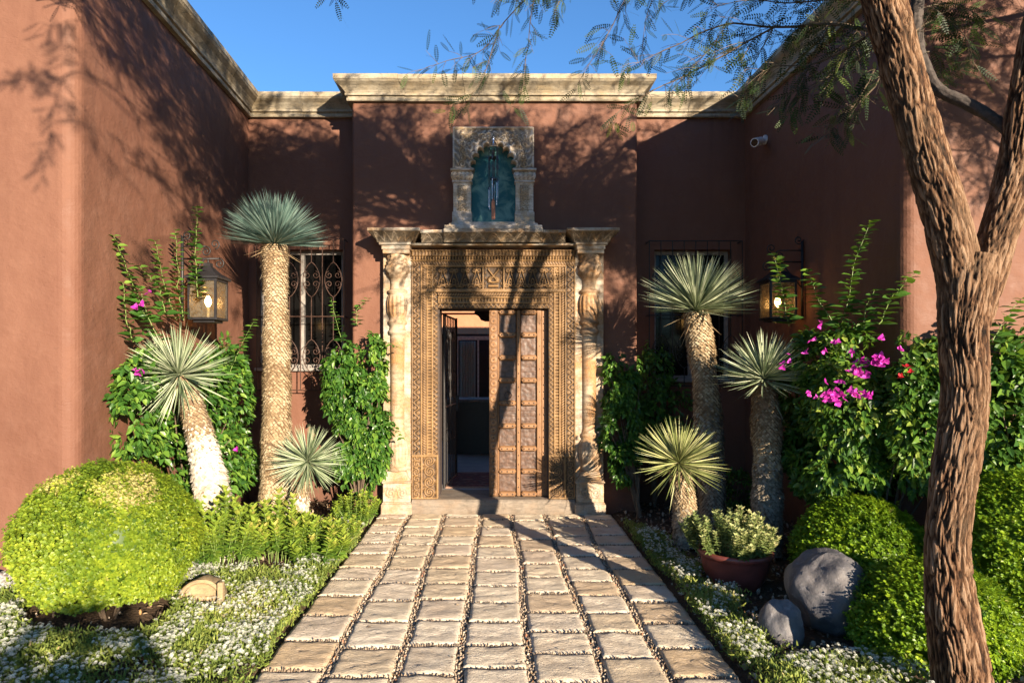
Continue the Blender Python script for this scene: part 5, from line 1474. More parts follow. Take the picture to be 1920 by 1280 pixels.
def rosette_shrub(base, r, h, n, mat, label, size=0.07, seed=1, cat='shrub', group='leafy green shrubs in the left bed', width=0.75):
    """low plant of upright shoots, each ending in a whorl of narrow leaves"""
    t = thing('leafy_shrub', base, label, cat, group)
    mb = MB(); P, D, Nn, RR = [], [], [], []
    for i in range(n):
        a = RNG.uniform(0, 2*PI); q = math.sqrt(RNG.random())
        x = base[0]+r*q*math.cos(a); y = base[1]+r*q*math.sin(a); hh = h*(1-0.45*q*q)*RNG.uniform(.65, 1.08)
        tip = np.array([x+0.04*math.cos(a), y+0.04*math.sin(a), base[2]+hh]); bs = np.array([base[0]+(x-base[0])*.7, base[1]+(y-base[1])*.7, base[2]])
        mb.tube([bs, (bs+tip)/2 + RNG.normal(0, .01, 3), tip], [.004, .003, .002], 4, False)
        for lv in range(8):
            s = 1-lv*0.085
            for k in range(5):
                an = 2*PI*k/5 + lv*0.7 + RNG.uniform(-.2, .2)
                rd = np.array([math.cos(an), math.sin(an), 0])
                P.append(bs+(tip-bs)*s); el = 0.9-lv*0.16
                D.append(rd*math.cos(el)+np.array([0, 0, math.sin(el)])); Nn.append(np.array([0, 0, 1.0])*math.cos(el)-rd*math.sin(el)+RNG.normal(0, .2, 3)); RR.append(np.clip(0.85-lv*0.09+RNG.normal(0, .15), 0, 1))
    mb.build('stem', M['green_stem'], t)
    m = len(P)
    leaf_mesh('foliage', np.array(P), np.array(D), np.array(Nn), size*RNG.uniform(.6, 1.15, m), mat, t, LEAF_V, LEAF_F, width, np.array(RR))
    return t
rosette_shrub((-2.02, 4.75, 0.09), 0.30, 0.52, 60, M['shrub_leaf'], 'yellow-green leafy shrub at the foot of the leaning yucca', seed=1)
rosette_shrub((-1.72, 5.05, 0.06), 0.30, 0.50, 60, M['shrub_leaf'], 'tall-shooted leafy shrub in front of the tallest yucca trunk', seed=2)
rosette_shrub((-1.42, 5.05, 0.03), 0.24, 0.33, 42, M['shrub_leaf'], 'low leafy shrub in front of the smallest yucca', seed=3)
rosette_shrub((-1.36, 6.35, 0.0), 0.20, 0.34, 44, M['shrub_leaf'], 'small round yellow-green shrub at the foot of the left door column', 0.045, seed=4)
rosette_shrub((-1.40, 5.80, 0.0), 0.17, 0.22, 34, M['shrub_leaf'], 'low green shrub at the left path edge near the door', 0.04, seed=5)

# ---- glazed pot and its plant
pot = thing('plant_pot', (1.76, 4.66, 0.0), 'wide oxblood glazed clay pot in the right-hand bed', 'pot')
mb = MB(); PR = [(.165, -.03), (.17, 0.0), (.205, .06), (.232, .14), (.243, .20), (.250, .215), (.262, .225), (.265, .245), (.255, .258), (.238, .255), (.228, .235), (.222, .19)]
mb.lathe(PR, 1.76, 4.66, 40); mb.build('pot_body', M['pot'], pot, True)
MB().lathe([(.21, .18), (.225, .20), (.2, .205)], 1.76, 4.66, 24).build('potting_soil', M['soil'], pot)
rosette_shrub((1.72, 4.66, 0.2), 0.30, 0.34, 110, M['pot_leaf'], 'pale green bushy plant growing in the wide oxblood pot', 0.042, seed=8, cat='potted plant', group=None, width=0.95)
bpy.data.objects[-1] if False else None

# ---- boulders
def boulder(c, r, seed, label, mat='boulder', cuts=9, n=64, group='grey boulders beside the path'):
    th = np.linspace(0, 2*PI, n+1); ph = np.linspace(0.001, PI-0.001, n//2+1)
    T, Pp = np.meshgrid(th, ph); T = T.ravel(); Pp = Pp.ravel()
    d = np.stack([np.sin(Pp)*np.cos(T), np.sin(Pp)*np.sin(T), np.cos(Pp)], 1)
    rs2 = np.random.default_rng(seed)
    k = np.ones(len(d))
    for i in range(cuts):
        nrm = rs2.normal(size=3); nrm /= np.linalg.norm(nrm); dd = d@nrm; lim = rs2.uniform(.74, .92)
        k = np.minimum(k, np.where(dd > 0.05, lim/np.maximum(dd, .05), 9)*0.85 + k*0.15)
    k = k*(1 + 0.10*fbm(d[:, 0]*1.6, d[:, 1]*1.6, d[:, 2]*1.6, oct=4, seed=seed)*2 + 0.03*fbm(d[:, 0]*7, d[:, 1]*7, d[:, 2]*7, seed=seed+1))
    P = np.array(c) + d*np.array(r)*k[:, None]
    o = mesh_obj('boulder', P, grid_faces(n, n//2), M[mat], None, True)
    return tag(o, label, 'boulder', group)
boulder((2.02, 3.90, 0.22), (0.25, 0.25, 0.245), 4, 'large grey boulder leaning against the clipped box shrub')
boulder((1.66, 3.70, 0.075), (0.13, 0.12, 0.165), 9, 'smaller grey boulder at the left foot of the large one')
boulder((-3.09, 4.00, 0.19), (0.12, 0.10, 0.12), 6, 'pale rounded rock at the left edge beside the big box shrub', 'pale_rock', group=None)

# ---- half-buried clay pot fragment
clay = thing('clay_urn', (-1.78, 3.95, 0.05), 'half-buried weathered clay urn lying among the white flowers', 'urn')
mb = MB()
def urn(u, v):
    th = PI*(u*1.06-0.03); yy = v*0.22; rad = 0.155 - 0.05*v**2 + 0.004*np.sin(th*9)
    x = -rad*np.cos(th)*1.05; z = rad*np.sin(th)*0.95
    a = 0.55
    return np.stack([-1.84 + x*math.cos(a) - yy*math.sin(a)*0.3, 4.02 + yy + x*math.sin(a)*0.3, 0.10 + z], 1)
mb.sheet(urn, 30, 10)
def rim(u, v):
    th = PI*(u*1.06-0.03); rad = 0.155 - 0.028*v; x = -rad*np.cos(th)*1.05; z = rad*np.sin(th)*0.95
    return np.stack([-1.84 + x*math.cos(.55), 4.02 - 0.012*np.sin(v*PI) + x*math.sin(.55)*0.3, 0.10+z], 1)
mb.sheet(rim, 30, 4)
def inn(u, v):
    th = PI*(u*1.06-0.03); rad = 0.127*(1-v); x = -rad*np.cos(th)*1.05; z = rad*np.sin(th)*0.95
    return np.stack([-1.84 + x*math.cos(.55), 4.035 + 0.03*v + x*math.sin(.55)*0.3, 0.10+z], 1)
mb.sheet(inn, 30, 5)
mb.build('urn_shell', M['clay'], clay, True)
MB().box(-1.725, -1.69, 3.99, 4.03, 0.05, 0.235, .006).build('urn_lip', M['clay'], clay)

# ---- alyssum carpets
HEAD_V = []; HEAD_F = []
for i, (px_, py_, pz_) in enumerate([(0, 0, .55)] + [(.55*math.cos(a), .55*math.sin(a), .38) for a in np.linspace(0, 2*PI, 6)[:-1]] + [(.95*math.cos(a+.4), .95*math.sin(a+.4), .05) for a in np.linspace(0, 2*PI, 8)[:-1]]):
    k = len(HEAD_V); q = .26
    ox = px_*.35; oy = py_*.35
    HEAD_V += [(px_-q, py_-q*.2, pz_-ox*.3), (px_+q*.2, py_-q, pz_), (px_+q, py_+q*.2, pz_+.02), (px_-q*.2, py_+q, pz_+.03)]
    HEAD_F += [(k, k+1, k+2), (k, k+2, k+3)]
HEAD_V = np.array(HEAD_V); HEAD_F = np.array(HEAD_F)
BLD_V = np.array([(-.5, 0, 0), (.5, 0, 0), (.35, .6, .1), (-.35, .6, .1), (0, 1, 0)])
BLD_F = np.array([(0, 1, 2), (0, 2, 3), (3, 2, 4)])
def carpet(name, label, xr, yr, dens_head, dens_leaf, mask, h=0.10, seed=1):
    A = (xr[1]-xr[0])*(yr[1]-yr[0])
    def pts(n):
        x = RNG.uniform(*xr, n); y = RNG.uniform(*yr, n); k = mask(x, y) > RNG.random(n); return x[k], y[k]
    root = thing(name, ((xr[0]+xr[1])/2, (yr[0]+yr[1])/2, 0), label, 'flowers', None, 'stuff')
    mound = lambda x, y: h*(0.55 + 0.55*np.clip(0.5+fbm(x*3.5, y*3.5, oct=3, seed=seed), 0, 1))
    x, y = pts(int(A*dens_leaf)); n = len(x); z0 = bed_h(x, y)
    q = RNG.random(n)**0.6
    p = np.stack([x, y, z0 - 0.01 + q*mound(x, y)*0.8], 1)
    D = RNG.normal(0, .6, (n, 3)) + np.array([0, 0, .75]); Nn = RNG.normal(0, .8, (n, 3)) + np.array([0, -.2, .5])
    patch = np.clip(0.5+fbm(x*2.5, y*2.5, seed=seed+4)*1.2, 0, 1)
    leaf_mesh('leaf', p, D, Nn, RNG.uniform(.016, .036, n), M['aly_leaf'], root, BLD_V, BLD_F, 0.30, np.clip(0.25+0.4*patch+RNG.normal(0, .2, n), 0, 1))
    x, y = pts(int(A*dens_head)); 
    g = fbm(x*5, y*5, oct=2, seed=seed+9); k = g > -0.08 + RNG.normal(0, .08, len(x)); x, y = x[k], y[k]; n = len(x)
    p = np.stack([x, y, bed_h(x, y) + mound(x, y)*RNG.uniform(.75, 1.05, n)], 1)
    a = RNG.uniform(0, 2*PI, n); tilt = RNG.normal(0, .45, (n, 2))
    Nn = np.stack([tilt[:, 0]+0.15, tilt[:, 1]-0.5, np.ones(n)], 1); D = np.stack([np.cos(a), np.sin(a), np.zeros(n)], 1)
    leaf_mesh('flower', p, D, Nn, RNG.uniform(.0045, .0095, n), M['petal_white'], root, HEAD_V, HEAD_F, 1.0)
    return root
def mask_left(x, y):
    m = smooth01((-1.20 + 0.05*fbm(y*4, y*0, seed=2) - x)/0.05)
    ball = np.hypot((x+2.32)/0.40, (y-3.76)/0.36) < 1
    far = smooth01((6.25 - y - 0.3*fbm(x*3, y*3, seed=6))/0.5)
    shr = np.hypot((x+1.9)/0.5, (y-4.95)/0.35) < 1
    urn_ = np.hypot((x+1.83)/0.15, (y-4.1)/0.14) < 1
    edge = (x > -2.68) | (y < 4.1)
    bare = smooth01((fbm(x*2.2, y*2.2, seed=12)+0.42)/0.2)
    return m*far*(~ball)*(~shr)*(~urn_)*edge*(0.25+0.75*bare)*np.where((y > 5.4) & (x < -1.6), 0.15, 1)
carpet('alyssum_carpet', 'wide carpet of white alyssum flowers left of the paved path', (-4.6, -1.2), (2.3, 6.5), 3600, 19000, mask_left, 0.13, 3)
def mask_right(x, y):
    m = smooth01((x - 1.27 - 0.05*fbm(y*4, y*0, seed=22))/0.06)
    band = smooth01((1.34 + 0.42*np.clip((6.4-y)/2, 0, 1) + 0.25*fbm(y*1.5, y*0+3, seed=8) - x)/0.12)
    front = (y < 3.35)*smooth01((2.2-x)/.2)
    gap = np.where((y > 3.35) & (y < 3.62) & (x > 1.5), 0.15, 1)
    b = smooth01((fbm(x*2.5, y*2.5, seed=32)+0.30)/0.2)
    rocks = (np.hypot((x-2.01)/.25, (y-3.98)/.25) > 1) & (np.hypot((x-1.66)/.13, (y-3.7)/.13) > 1) & (np.hypot(x-1.76, y-4.66) > .22)
    return m*np.maximum(band, front)*gap*rocks*(0.15+0.85*b)*smooth01((6.5-y)/.4)
carpet('alyssum_carpet', 'narrow drift of white alyssum flowers right of the paved path', (1.25, 2.7), (2.4, 6.5), 3400, 17000, mask_right, 0.12, 5)
def mask_far(x, y): return smooth01((x-2.6)/.2)*smooth01((3.5-y)/.2)*0.6
carpet('alyssum_carpet', 'few white alyssum flowers at the foot of the right-hand box shrub', (2.5, 3.6), (2.5, 3.6), 500, 9000, mask_far, 0.10, 7)

# ---- litter and stones on the soil
n = 2600
x = np.concatenate([RNG.uniform(1.3, 3.4, n), RNG.uniform(-2.7, -1.3, n//2)]); y = np.concatenate([RNG.uniform(2.6, 7.3, n), RNG.uniform(2.6, 7.3, n//2)])
n = len(x); D = RNG.normal(0, 1, (n, 3))*np.array([1, 1, .25]); Nn = RNG.normal(0, .3, (n, 3))+np.array([0, 0, 1])
lit = NT('dry_leaf'); rr_ = lit.attr('rnd'); m_lit = lit.fin(lit.ramp(rr_, [(0, (0.10, 0.06, 0.03)), (.5, (0.22, 0.14, 0.08)), (.9, (0.36, 0.27, 0.17)), (1, (0.5, 0.46, 0.4))]), 0.9)
tag(leaf_mesh('leaf_litter', np.stack([x, y, bed_h(x, y)+0.004], 1), D, Nn, RNG.uniform(.012, .045, n), m_lit, None, LEAF_V, LEAF_F, 0.9), 'dry leaf litter scattered over the dark soil of the beds', 'leaf litter', kind='stuff')
nl = 60
xl = RNG.uniform(-1.15, 1.2, nl); yl = RNG.uniform(3.0, 6.8, nl)
tag(leaf_mesh('fallen_leaf', np.stack([xl, yl, np.full(nl, 0.006)], 1), RNG.normal(0, 1, (nl, 3))*np.array([1, 1, .1]), RNG.normal(0, .2, (nl, 3))+np.array([0, 0, 1]), RNG.uniform(.012, .03, nl), m_lit, None, LEAF_V, LEAF_F, 0.8), 'few small dry leaves fallen on the paved path', 'leaf litter', kind='stuff')
n = 700
x = np.concatenate([RNG.uniform(1.3, 3.4, n), RNG.uniform(-2.7, -1.3, n//2)]); y = np.concatenate([RNG.uniform(2.6, 7.3, n), RNG.uniform(2.6, 7.3, n//2)]); n = len(x)
a = RNG.uniform(0, 2*PI, n); V, F = scatter(pv, pf, np.stack([x, y, bed_h(x, y)], 1), frames(np.stack([np.cos(a), np.sin(a), a*0], 1), np.tile([0, 0, 1.0], (n, 1))), RNG.uniform(.006, .018, n))
tag(mesh_obj('gravel', V, F, M['pebble'], None, True, {'rnd': np.repeat(RNG.random(n), len(pv))}, kind='stuff'), 'small loose stones lying on the garden soil', 'gravel')
# ------------------------------------------------------------------ the thorn tree
tree = thing('acacia_tree', (2.18, 2.95, 0.0), 'forked thorn tree with deeply furrowed brown bark and feathery leaves over the garden', 'tree')
def bark_tube(name, pts, rad, parent, nu=110, step=0.012, depth=0.02, seed=1, knots=()):
    pts = np.array(pts, float); rad = np.array(rad, float)
    # smooth the centre line
    seg = np.linalg.norm(np.diff(pts, axis=0), axis=1); cum = np.concatenate([[0], np.cumsum(seg)]); L = cum[-1]
    n = int(L/step); s = np.linspace(0, L, n)
    def spl(col):
        y = np.interp(s, cum, col); k = max(3, int(0.22/step)); ker = np.hanning(k+2)[1:-1]; ker /= ker.sum()
        yp = np.concatenate([y[0]-(y[1:k+1][::-1]-y[0]), y, y[-1]+(y[-1]-y[-k-1:-1][::-1])]); return np.convolve(yp, ker, 'same')[k:-k]
    C = np.stack([spl(pts[:, i]) for i in range(3)], 1); R = spl(rad)
    V, F = tube_arrays(C, R, nu)
    V = V.reshape(n, nu, 3); cen = C[:, None, :]; o = (V-cen)/R[:, None, None]
    X = V.reshape(-1, 3)
    th = np.tile(np.arange(nu)/nu*2*PI, n); sv = np.repeat(s, nu)
    wx = 0.05*fbm(X[:, 0]*6, X[:, 1]*6, X[:, 2]*4, oct=2, seed=seed); wy = 0.05*fbm(X[:, 0]*6+9, X[:, 1]*6, X[:, 2]*4, oct=2, seed=seed+1)
    ox = np.cos(th)*0.12 + wx + sv*0.02; oy = np.sin(th)*0.12 + wy
    f1 = fbm(ox*46, oy*46, sv*3.4, oct=3, seed=seed+2); f2 = fbm(ox*90, oy*90, sv*12, oct=2, seed=seed+3)
    # long plates parted by cracks: a cell pattern wrapped round the stem
    nc = max(8, int(2*PI*R.mean()/0.024)); gv = 0.19
    uu = th/(2*PI)*nc + 1.5*fbm(sv*3.0, th*0+seed, oct=2, seed=seed+21); vv = sv/gv + 0.35*fbm(ox*30, oy*30, sv*5, oct=2, seed=seed+22)
    uu = uu + 0.45*fbm(ox*22, oy*22, sv*7, oct=2, seed=seed+23)
    d1 = np.full(len(uu), 9.0); d2 = np.full(len(uu), 9.0); iu, iv = np.floor(uu), np.floor(vv)
    for a in (-1, 0, 1):
        for b in (-1, 0, 1):
            cu, cv = iu+a, iv+b; hx = _h(np.mod(cu, nc), cv, cv*0, seed+31); hy = _h(np.mod(cu, nc), cv, cv*0, seed+32)
            dd = np.hypot(cu+hx-uu, (cv+hy-vv)); d2 = np.where(dd < d1, d1, np.minimum(d2, dd)); d1 = np.minimum(d1, dd)
    cell = np.clip((d2-d1)*3.2, 0, 1)
    ridge = 1-np.clip(np.minimum(np.abs(f1)*5.5, 0.15+cell), 0, 1)              # cracks where f1 crosses zero
    plate = np.clip(1-ridge**1.5, 0, 1)
    lump = fbm(ox*9, oy*9, sv*2.2, oct=2, seed=seed+7)
    disp = depth*(plate-0.7) + depth*0.5*f2 + 0.03*R.repeat(nu)*lump*3
    for (kx, ky, kz, kr, kh) in knots:
        dk = np.linalg.norm(X-np.array([kx, ky, kz]), axis=1)/kr
        disp = disp + kh*np.exp(-dk**2) - kh*1.2*np.exp(-(dk/0.35)**2) + 0.004*np.cos(dk*14)*np.exp(-dk**2)
    X = X + o.reshape(-1, 3)*disp[:, None]
    f4 = fbm(ox*120, oy*120, sv*7, oct=2, seed=seed+71)
    disp = disp + 0.004*f4
    cut = np.clip(plate*0.9 + 0.5*f4 + 0.25*f2, 0, 1)
    k0 = len(X)
    X = np.concatenate([X, C[:1], C[-1:]]); cut = np.concatenate([cut, [0.5, 0.5]])
    F = [tuple(f) for f in F] + [(k0, (i+1) % nu, i) for i in range(nu)] + [(k0+1, (n-1)*nu+i, (n-1)*nu+(i+1) % nu) for i in range(nu)]
    return mesh_obj(name, X, F, M['bark'], parent, True, {'cut': cut})
def PL(lst):            # (px, py, Y, width px) -> points, radii
    return [P3(a, b, Y) for a, b, Y, w in lst], [0.78*w/2*Y/1200 for a, b, Y, w in lst]
p, r = PL([(1815, 1400, 2.97, 150), (1806, 1300, 2.97, 124), (1792, 1200, 2.97, 118), (1778, 1090, 2.98, 100), (1776, 1000, 2.98, 90), (1788, 900, 2.99, 92), (1806, 800, 3.0, 92), (1810, 720, 3.0, 94), (1806, 650, 3.0, 96), (1806, 590, 3.0, 104), (1812, 530, 3.0, 120), (1822, 480, 3.0, 110)])
bark_tube('trunk', p, r, tree, 170, 0.009, 0.014, 1)
p, r = PL([(1804, 570, 3.0, 88), (1796, 500, 3.0, 96), (1776, 420, 3.0, 96), (1752, 340, 3.0, 92), (1722, 240, 3.02, 90), (1696, 150, 3.05, 86), (1676, 70, 3.05, 86), (1655, 0, 3.06, 88), (1625, -120, 3.1, 78), (1580, -240, 3.15, 66), (1500, -420, 3.2, 52)])
kn = P3(1697, 42, 2.97)
bark_tube('limb', p, r, tree, 120, 0.010, 0.012, 2, knots=[(kn[0], kn[1], kn[2], 0.05, 0.02)])
limbA_end = np.array(p[-1])
p, r = PL([(1826, 600, 3.0, 70), (1838, 540, 3.0, 84), (1862, 470, 3.0, 80), (1888, 390, 3.0, 78), (1908, 300, 3.0, 74), (1920, 200, 3.0, 70), (1945, 60, 3.0, 66), (1990, -120, 3.0, 58), (2080, -320, 3.0, 46)])
bark_tube('limb', p, r, tree, 100, 0.012, 0.014, 3)
limbB_end = np.array(p[-1])
p, r = PL([(1905, 262, 3.03, 26), (1868, 226, 3.1, 26), (1832, 204, 3.15, 27), (1790, 184, 3.2, 26), (1757, 172, 3.25, 28), (1740, 140, 3.3, 26), (1722, 100, 3.35, 28), (1716, 50, 3.4, 28), (1722, -20, 3.4, 26), (1700, -160, 3.5, 20)])
def dark_bark():
    return m_simple('dark_twisted_bark', (0.045, 0.034, 0.028), 0.8, 0, 50, 0.5, 0.7)
M['dark_bark'] = dark_bark()
o = bark_tube('branch', p, r, tree, 30, 0.012, 0.006, 4); o.data.materials[0] = M['dark_bark']
branchC_end = np.array(p[-1])
thv, thf = [], []
mb = MB()
for i in range(26):
    s = RNG.uniform(0.05, .8); k = s*(len(p)-1); j = int(k); q = np.array(p[j])*(1-(k-j))+np.array(p[j+1])*(k-j)
    d = rand_dirs(1)[0]; mb.tube([q, q+d*0.035], [0.003, 0.0005], 4, False)
mb.build('thorn', M['dark_bark'], tree, kind='stuff')

# feathery leaf: a rachis with paired leaflets
FV, FF = [], []
npair = 9
for i in range(npair):
    y = 0.12 + 0.86*i/(npair-1); l = 0.17*math.sin(PI*(0.12+0.80*i/(npair-1)))**0.6
    for sg in (-1, 1):
        k = len(FV)
        FV += [(0, y, 0), (sg*l*0.45, y+0.060, .006), (sg*l, y+0.052, 0), (sg*l*0.55, y-0.014, .006)]
        FF += [(k, k+1, k+2), (k, k+2, k+3)] if sg < 0 else [(k, k+2, k+1), (k, k+3, k+2)]
k = len(FV); FV += [(-.008, 0, 0), (.008, 0, 0), (0, 1, 0)]; FF += [(k, k+1, k+2)]
FV = np.array(FV); FF = np.array(FF)
fol = dict(p=[], D=[], N=[])
twigs = MB()
def dress(poly, r0, sub=0.035, sublen=(0.10, 0.30), droop=0.5, leaf_gap=0.046, keep=None, tw=True, sparse=1.0, nt=5):
    poly = np.array(poly, float); seg = np.linalg.norm(np.diff(poly, axis=0), axis=1); cum = np.concatenate([[0], np.cumsum(seg)]); L = cum[-1]
    n = max(4, int(L/0.05)); S = np.linspace(0, L, n)
    C = np.stack([np.interp(S, cum, poly[:, i]) for i in range(3)], 1)
    ker = np.array([.25, .5, .25])
    for _ in range(3):
        for i in range(3): C[1:-1, i] = np.convolve(C[:, i], ker, 'valid')
    C[1:] += np.cumsum(RNG.normal(0, .0035, (n-1, 3)), axis=0)*0.6
    if tw: twigs.tube(C, np.linspace(r0, 0.0012, n), nt, False)
    T = np.gradient(C, axis=0); T /= np.linalg.norm(T, axis=1)[:, None]+1e-9
    s = RNG.uniform(0, sub)
    while s < L:
        i = min(n-1, int(s/L*(n-1)))
        d = T[i]*0.7 + RNG.normal(0, .55, 3); d /= np.linalg.norm(d)
        l = RNG.uniform(*sublen)*(1.0 - 0.4*s/L)
        m = 5; Q = [C[i]]
        for q in range(m):
            d = d + np.array([0, 0, -droop*0.16]) + RNG.normal(0, .06, 3); d /= np.linalg.norm(d); Q.append(Q[-1]+d*l/m)
        Q = np.array(Q)
        if keep is None or keep(Q[-1:])[0]:
            if tw: twigs.tube(Q, np.linspace(0.002, 0.0008, m+1), 3, False)
            g = np.arange(0.01, l, leaf_gap/sparse); f = g/l*m; j = np.minimum(m-1, f.astype(int)); w = (f-j)[:, None]
            pp = Q[j]*(1-w)+Q[j+1]*w; td = Q[j+1]-Q[j]; td /= np.linalg.norm(td, axis=1)[:, None]
            sd = np.cross(td, RNG.normal(0, 1, (len(pp), 3))); sd /= np.linalg.norm(sd, axis=1)[:, None]
            D = td*0.7 + sd*0.75 + np.array([0, 0, -droop*0.45]); N_ = RNG.normal(0, .5, (len(pp), 3)) + np.array([0, -.1, .9])
            fol['p'].append(pp); fol['D'].append(D); fol['N'].append(N_)
        s += sub*RNG.uniform(.5, 1.5)
def BR(*pts): return [P3(*p) for p in pts]
hub = P3(1560, -120, 3.6)
vis = [
 (BR((1180, -90, 3.9), (1060, -40, 4.0), (978, 0, 4.0), (937, 48, 4.0), (909, 96, 4.0), (840, 112, 4.05), (779, 134, 4.05)), .006),
 (BR((937, 48, 4.0), (915, 120, 4.0), (890, 176, 4.0), (855, 192, 4.0), (830, 216, 4.0)), .0035),
 (BR((1040, -60, 3.9), (995, 0, 3.9), (992, 69, 3.9), (981, 124, 3.9), (978, 179, 3.9), (945, 218, 3.9)), .003),
 (BR((1230, -60, 3.9), (1170, 0, 3.9), (1143, 62, 3.9), (1109, 117, 3.9), (1081, 165, 3.9)), .0045),
 (BR((1260, -60, 4.1), (1218, 0, 4.1), (1205, 50, 4.1), (1202, 98, 4.1)), .003),
 (BR((1640, 60, 3.15), (1560, 40, 3.4), (1450, 52, 3.6), (1363, 40, 3.7), (1280, 78, 3.75), (1218, 103, 3.8), (1163, 131, 3.8)), .010),
 (BR((1450, 52, 3.6), (1376, 92, 3.65), (1287, 140, 3.7), (1218, 170, 3.7), (1170, 198, 3.7), (1136, 238, 3.7)), .006),
 (BR((1660, 120, 3.3), (1645, 172, 3.35), (1590, 206, 3.4), (1528, 275, 3.4)), .005),
 (BR((1640, 60, 3.2), (1560, 110, 3.4), (1500, 130, 3.5), (1440, 120, 3.5), (1400, 160, 3.55)), .006),
 (BR((1640, 0, 3.2), (1540, 0, 3.4), (1470, 10, 3.5), (1400, 0, 3.6), (1330, 20, 3.6)), .006),
 (BR((1640, 20, 3.2), (1590, 80, 3.4), (1560, 150, 3.5), (1540, 195, 3.5)), .005),
 (BR((1640, -40, 3.2), (1500, -30, 3.6), (1400, -40, 3.7), (1300, -20, 3.8), (1240, 10, 3.8)), .006),
 (BR((1640, 90, 3.25), (1600, 110, 3.4), (1570, 140, 3.45), (1500, 170, 3.5), (1450, 185, 3.5)), .004),
 (BR((1715, 60, 3.35), (1760, 30, 3.4), (1800, 50, 3.4), (1835, 90, 3.4), (1812, 130, 3.4)), .005),
 (BR((1715, 20, 3.4), (1770, 0, 3.4), (1830, 20, 3.4), (1850, 50, 3.4)), .005),
 (BR((1715, 100, 3.35), (1740, 90, 3.4), (1770, 100, 3.4), (1760, 150, 3.4)), .004),
 (BR((1640, -80, 3.3), (1420, -80, 3.8), (1180, -80, 3.9)), .011),
 (BR((1180, -80, 3.9), (1000, -70, 4.0), (900, -40, 4.0), (850, -30, 4.0)), .006),
 (BR((1100, -70, 4.0), (1060, -20, 4.0), (1040, 10, 4.0), (1035, 30, 4.0)), .003),
 (BR((1560, 40, 3.4), (1520, 110, 3.45), (1500, 170, 3.5), (1470, 215, 3.5)), .004),
 (BR((1640, 130, 3.3), (1610, 190, 3.35), (1575, 235, 3.4), (1540, 240, 3.4)), .004),
 (BR((1450, 52, 3.6), (1420, 110, 3.6), (1395, 170, 3.6), (1385, 205, 3.6)), .003),
 (BR((1363, 40, 3.7), (1340, 90, 3.7), (1300, 120, 3.7), (1275, 165, 3.7)), .003),
 (BR((700, -60, 4.1), (640, -30, 4.1), (600, 5, 4.1)), .003),
 (BR((1010, -60, 4.0), (960, -25, 4.0), (935, 8, 4.0)), .003),
]
dens = [0.036, 0.045, 0.05, 0.038, 0.045, 0.038, 0.040, 0.042, 0.040, 0.040, 0.042, 0.046, 0.044, 0.03, 0.03, 0.032, 0.05, 0.04, 0.05, 0.032, 0.03, 0.034, 0.034, 0.05, 0.05]
lens = [(.06, .2)]*5 + [(.10, .28)]*2 + [(.08, .24)]*18
for (pl, r0), ds, ln in zip(vis, dens, lens):
    dress(pl, r0, ds, ln, droop=0.55)
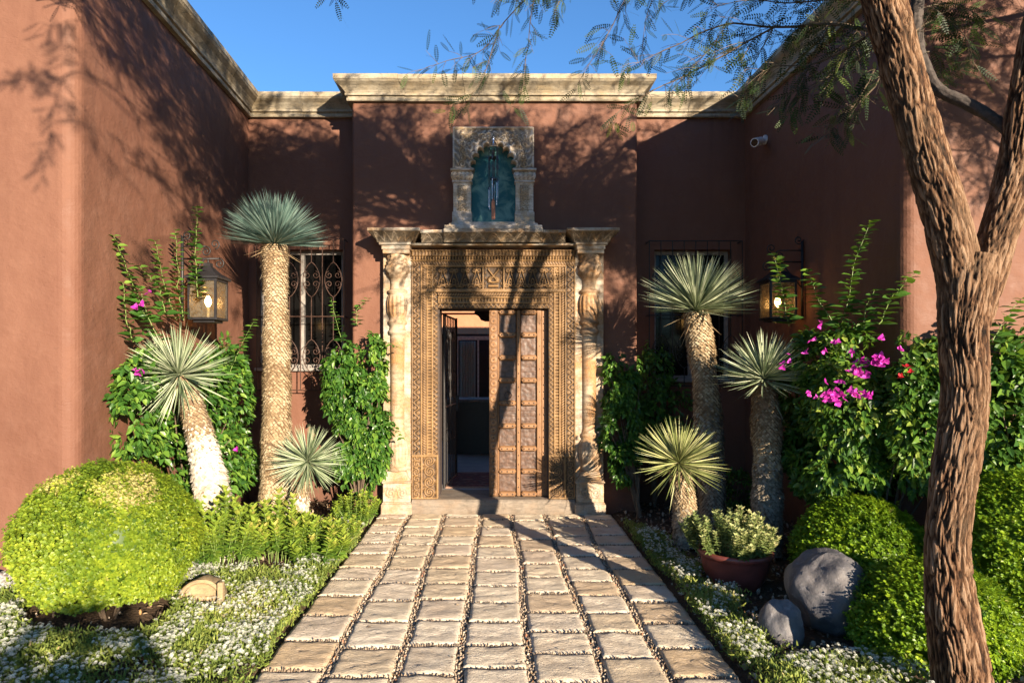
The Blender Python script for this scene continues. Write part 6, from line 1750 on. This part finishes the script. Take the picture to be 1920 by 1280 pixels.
# the rest of the crown, above the picture: it throws the dappled shade on the walls
def crown_ok(q):
    return (q[:, 2] > 1.85 + 0.62*np.maximum(q[:, 1], 0.4)) & (q[:, 0] > -3.25 + 0.575*(4.17-q[:, 1]))
rc = np.random.default_rng(33)
starts = [limbA_end, limbA_end*0.6+np.array(P3(1625, -120, 3.1))*0.4, limbB_end, branchC_end]
targets = []
while len(targets) < 166:
    X = rc.uniform(-1.9, 4.5); Y = rc.uniform(-1.6, 3.7); Z = rc.uniform(4.1, 5.9)
    if len(targets) > 50: X = rc.uniform(1.6, 4.4); Y = rc.uniform(2.0, 3.6); Z = rc.uniform(4.0, 5.3)
    if len(targets) > 72: X = rc.uniform(1.2, 3.2); Y = rc.uniform(2.2, 3.4); Z = rc.uniform(3.75, 4.3)
    if len(targets) > 84: X = rc.uniform(3.6, 6.2); Y = rc.uniform(.8, 3.9); Z = rc.uniform(4.1, 5.4)
    if len(targets) > 100: X = rc.uniform(-2.1, 0.2); Y = rc.uniform(0.6, 3.4); Z = rc.uniform(4.2, 5.6)
    if len(targets) > 120: X = rc.uniform(-2.6, -0.6); Y = rc.uniform(1.2, 3.4); Z = rc.uniform(4.1, 5.3)
    if len(targets) > 140: X = rc.uniform(4.1, 6.0); Y = rc.uniform(.8, 2.7); Z = rc.uniform(3.1, 4.6)
    if X > -3.0 + 0.575*(4.17-Y): targets.append((X, Y, Z))
MAIN = []
for i, (X, Y, Z) in enumerate(targets):
    st = starts[0 if X < 2.2 else 2] if i % 5 else starts[3 if X > 1 else 1]
    mid = (np.array(st)+np.array((X, Y, Z)))/2 + np.array([0, 0, 0.35]) + rc.normal(0, .15, 3)
    poly = [st, mid, (X, Y, Z)]
    d = np.array((X, Y, Z))-np.array(st); L = np.linalg.norm(d)
    # woody inner half, leafy outer half
    a = np.array(st); b = mid; c = np.array((X, Y, Z))
    S = np.linspace(0, 1, 12)[:, None]; C = (1-S)**2*a + 2*S*(1-S)*(2*b-(a+c)/2) + S**2*c
    C[1:-1] += rc.normal(0, .03, (10, 3))
    C[:, 2] = np.maximum(C[:, 2], 1.95+0.62*np.maximum(C[:, 1], .4))
    twigs.tube(C, np.linspace(0.020, 0.004, 12), 5, False)
    for q in range(6 if 50 < i < 84 else 8):
        k = rc.integers(4, 12); s0 = C[k]; dd = rc.normal(0, 1, 3)*np.array([1, 1, .55]); dd = dd/np.linalg.norm(dd)*rc.uniform(.3, .75)
        dress([s0, s0+dd*0.5+np.array([0, 0, .05]), s0+dd], 0.004, 0.042, (.08, .20), 0.5, 0.045, keep=crown_ok, tw=True, nt=3)
fp, fD, fN = (np.concatenate(fol[k]) for k in ('p', 'D', 'N'))
n = len(fp)
print('acacia leaves', n)
leaf_mesh('foliage', fp, fD, fN, RNG.uniform(.08, .135, n), M['tree_leaf'], tree, FV, FF, 1.0)
twigs.build('twig', M['twig'], tree, kind='stuff')
tot = sum(len(o.data.polygons) for o in scene.objects if o.type == 'MESH')
print('polygons', tot)
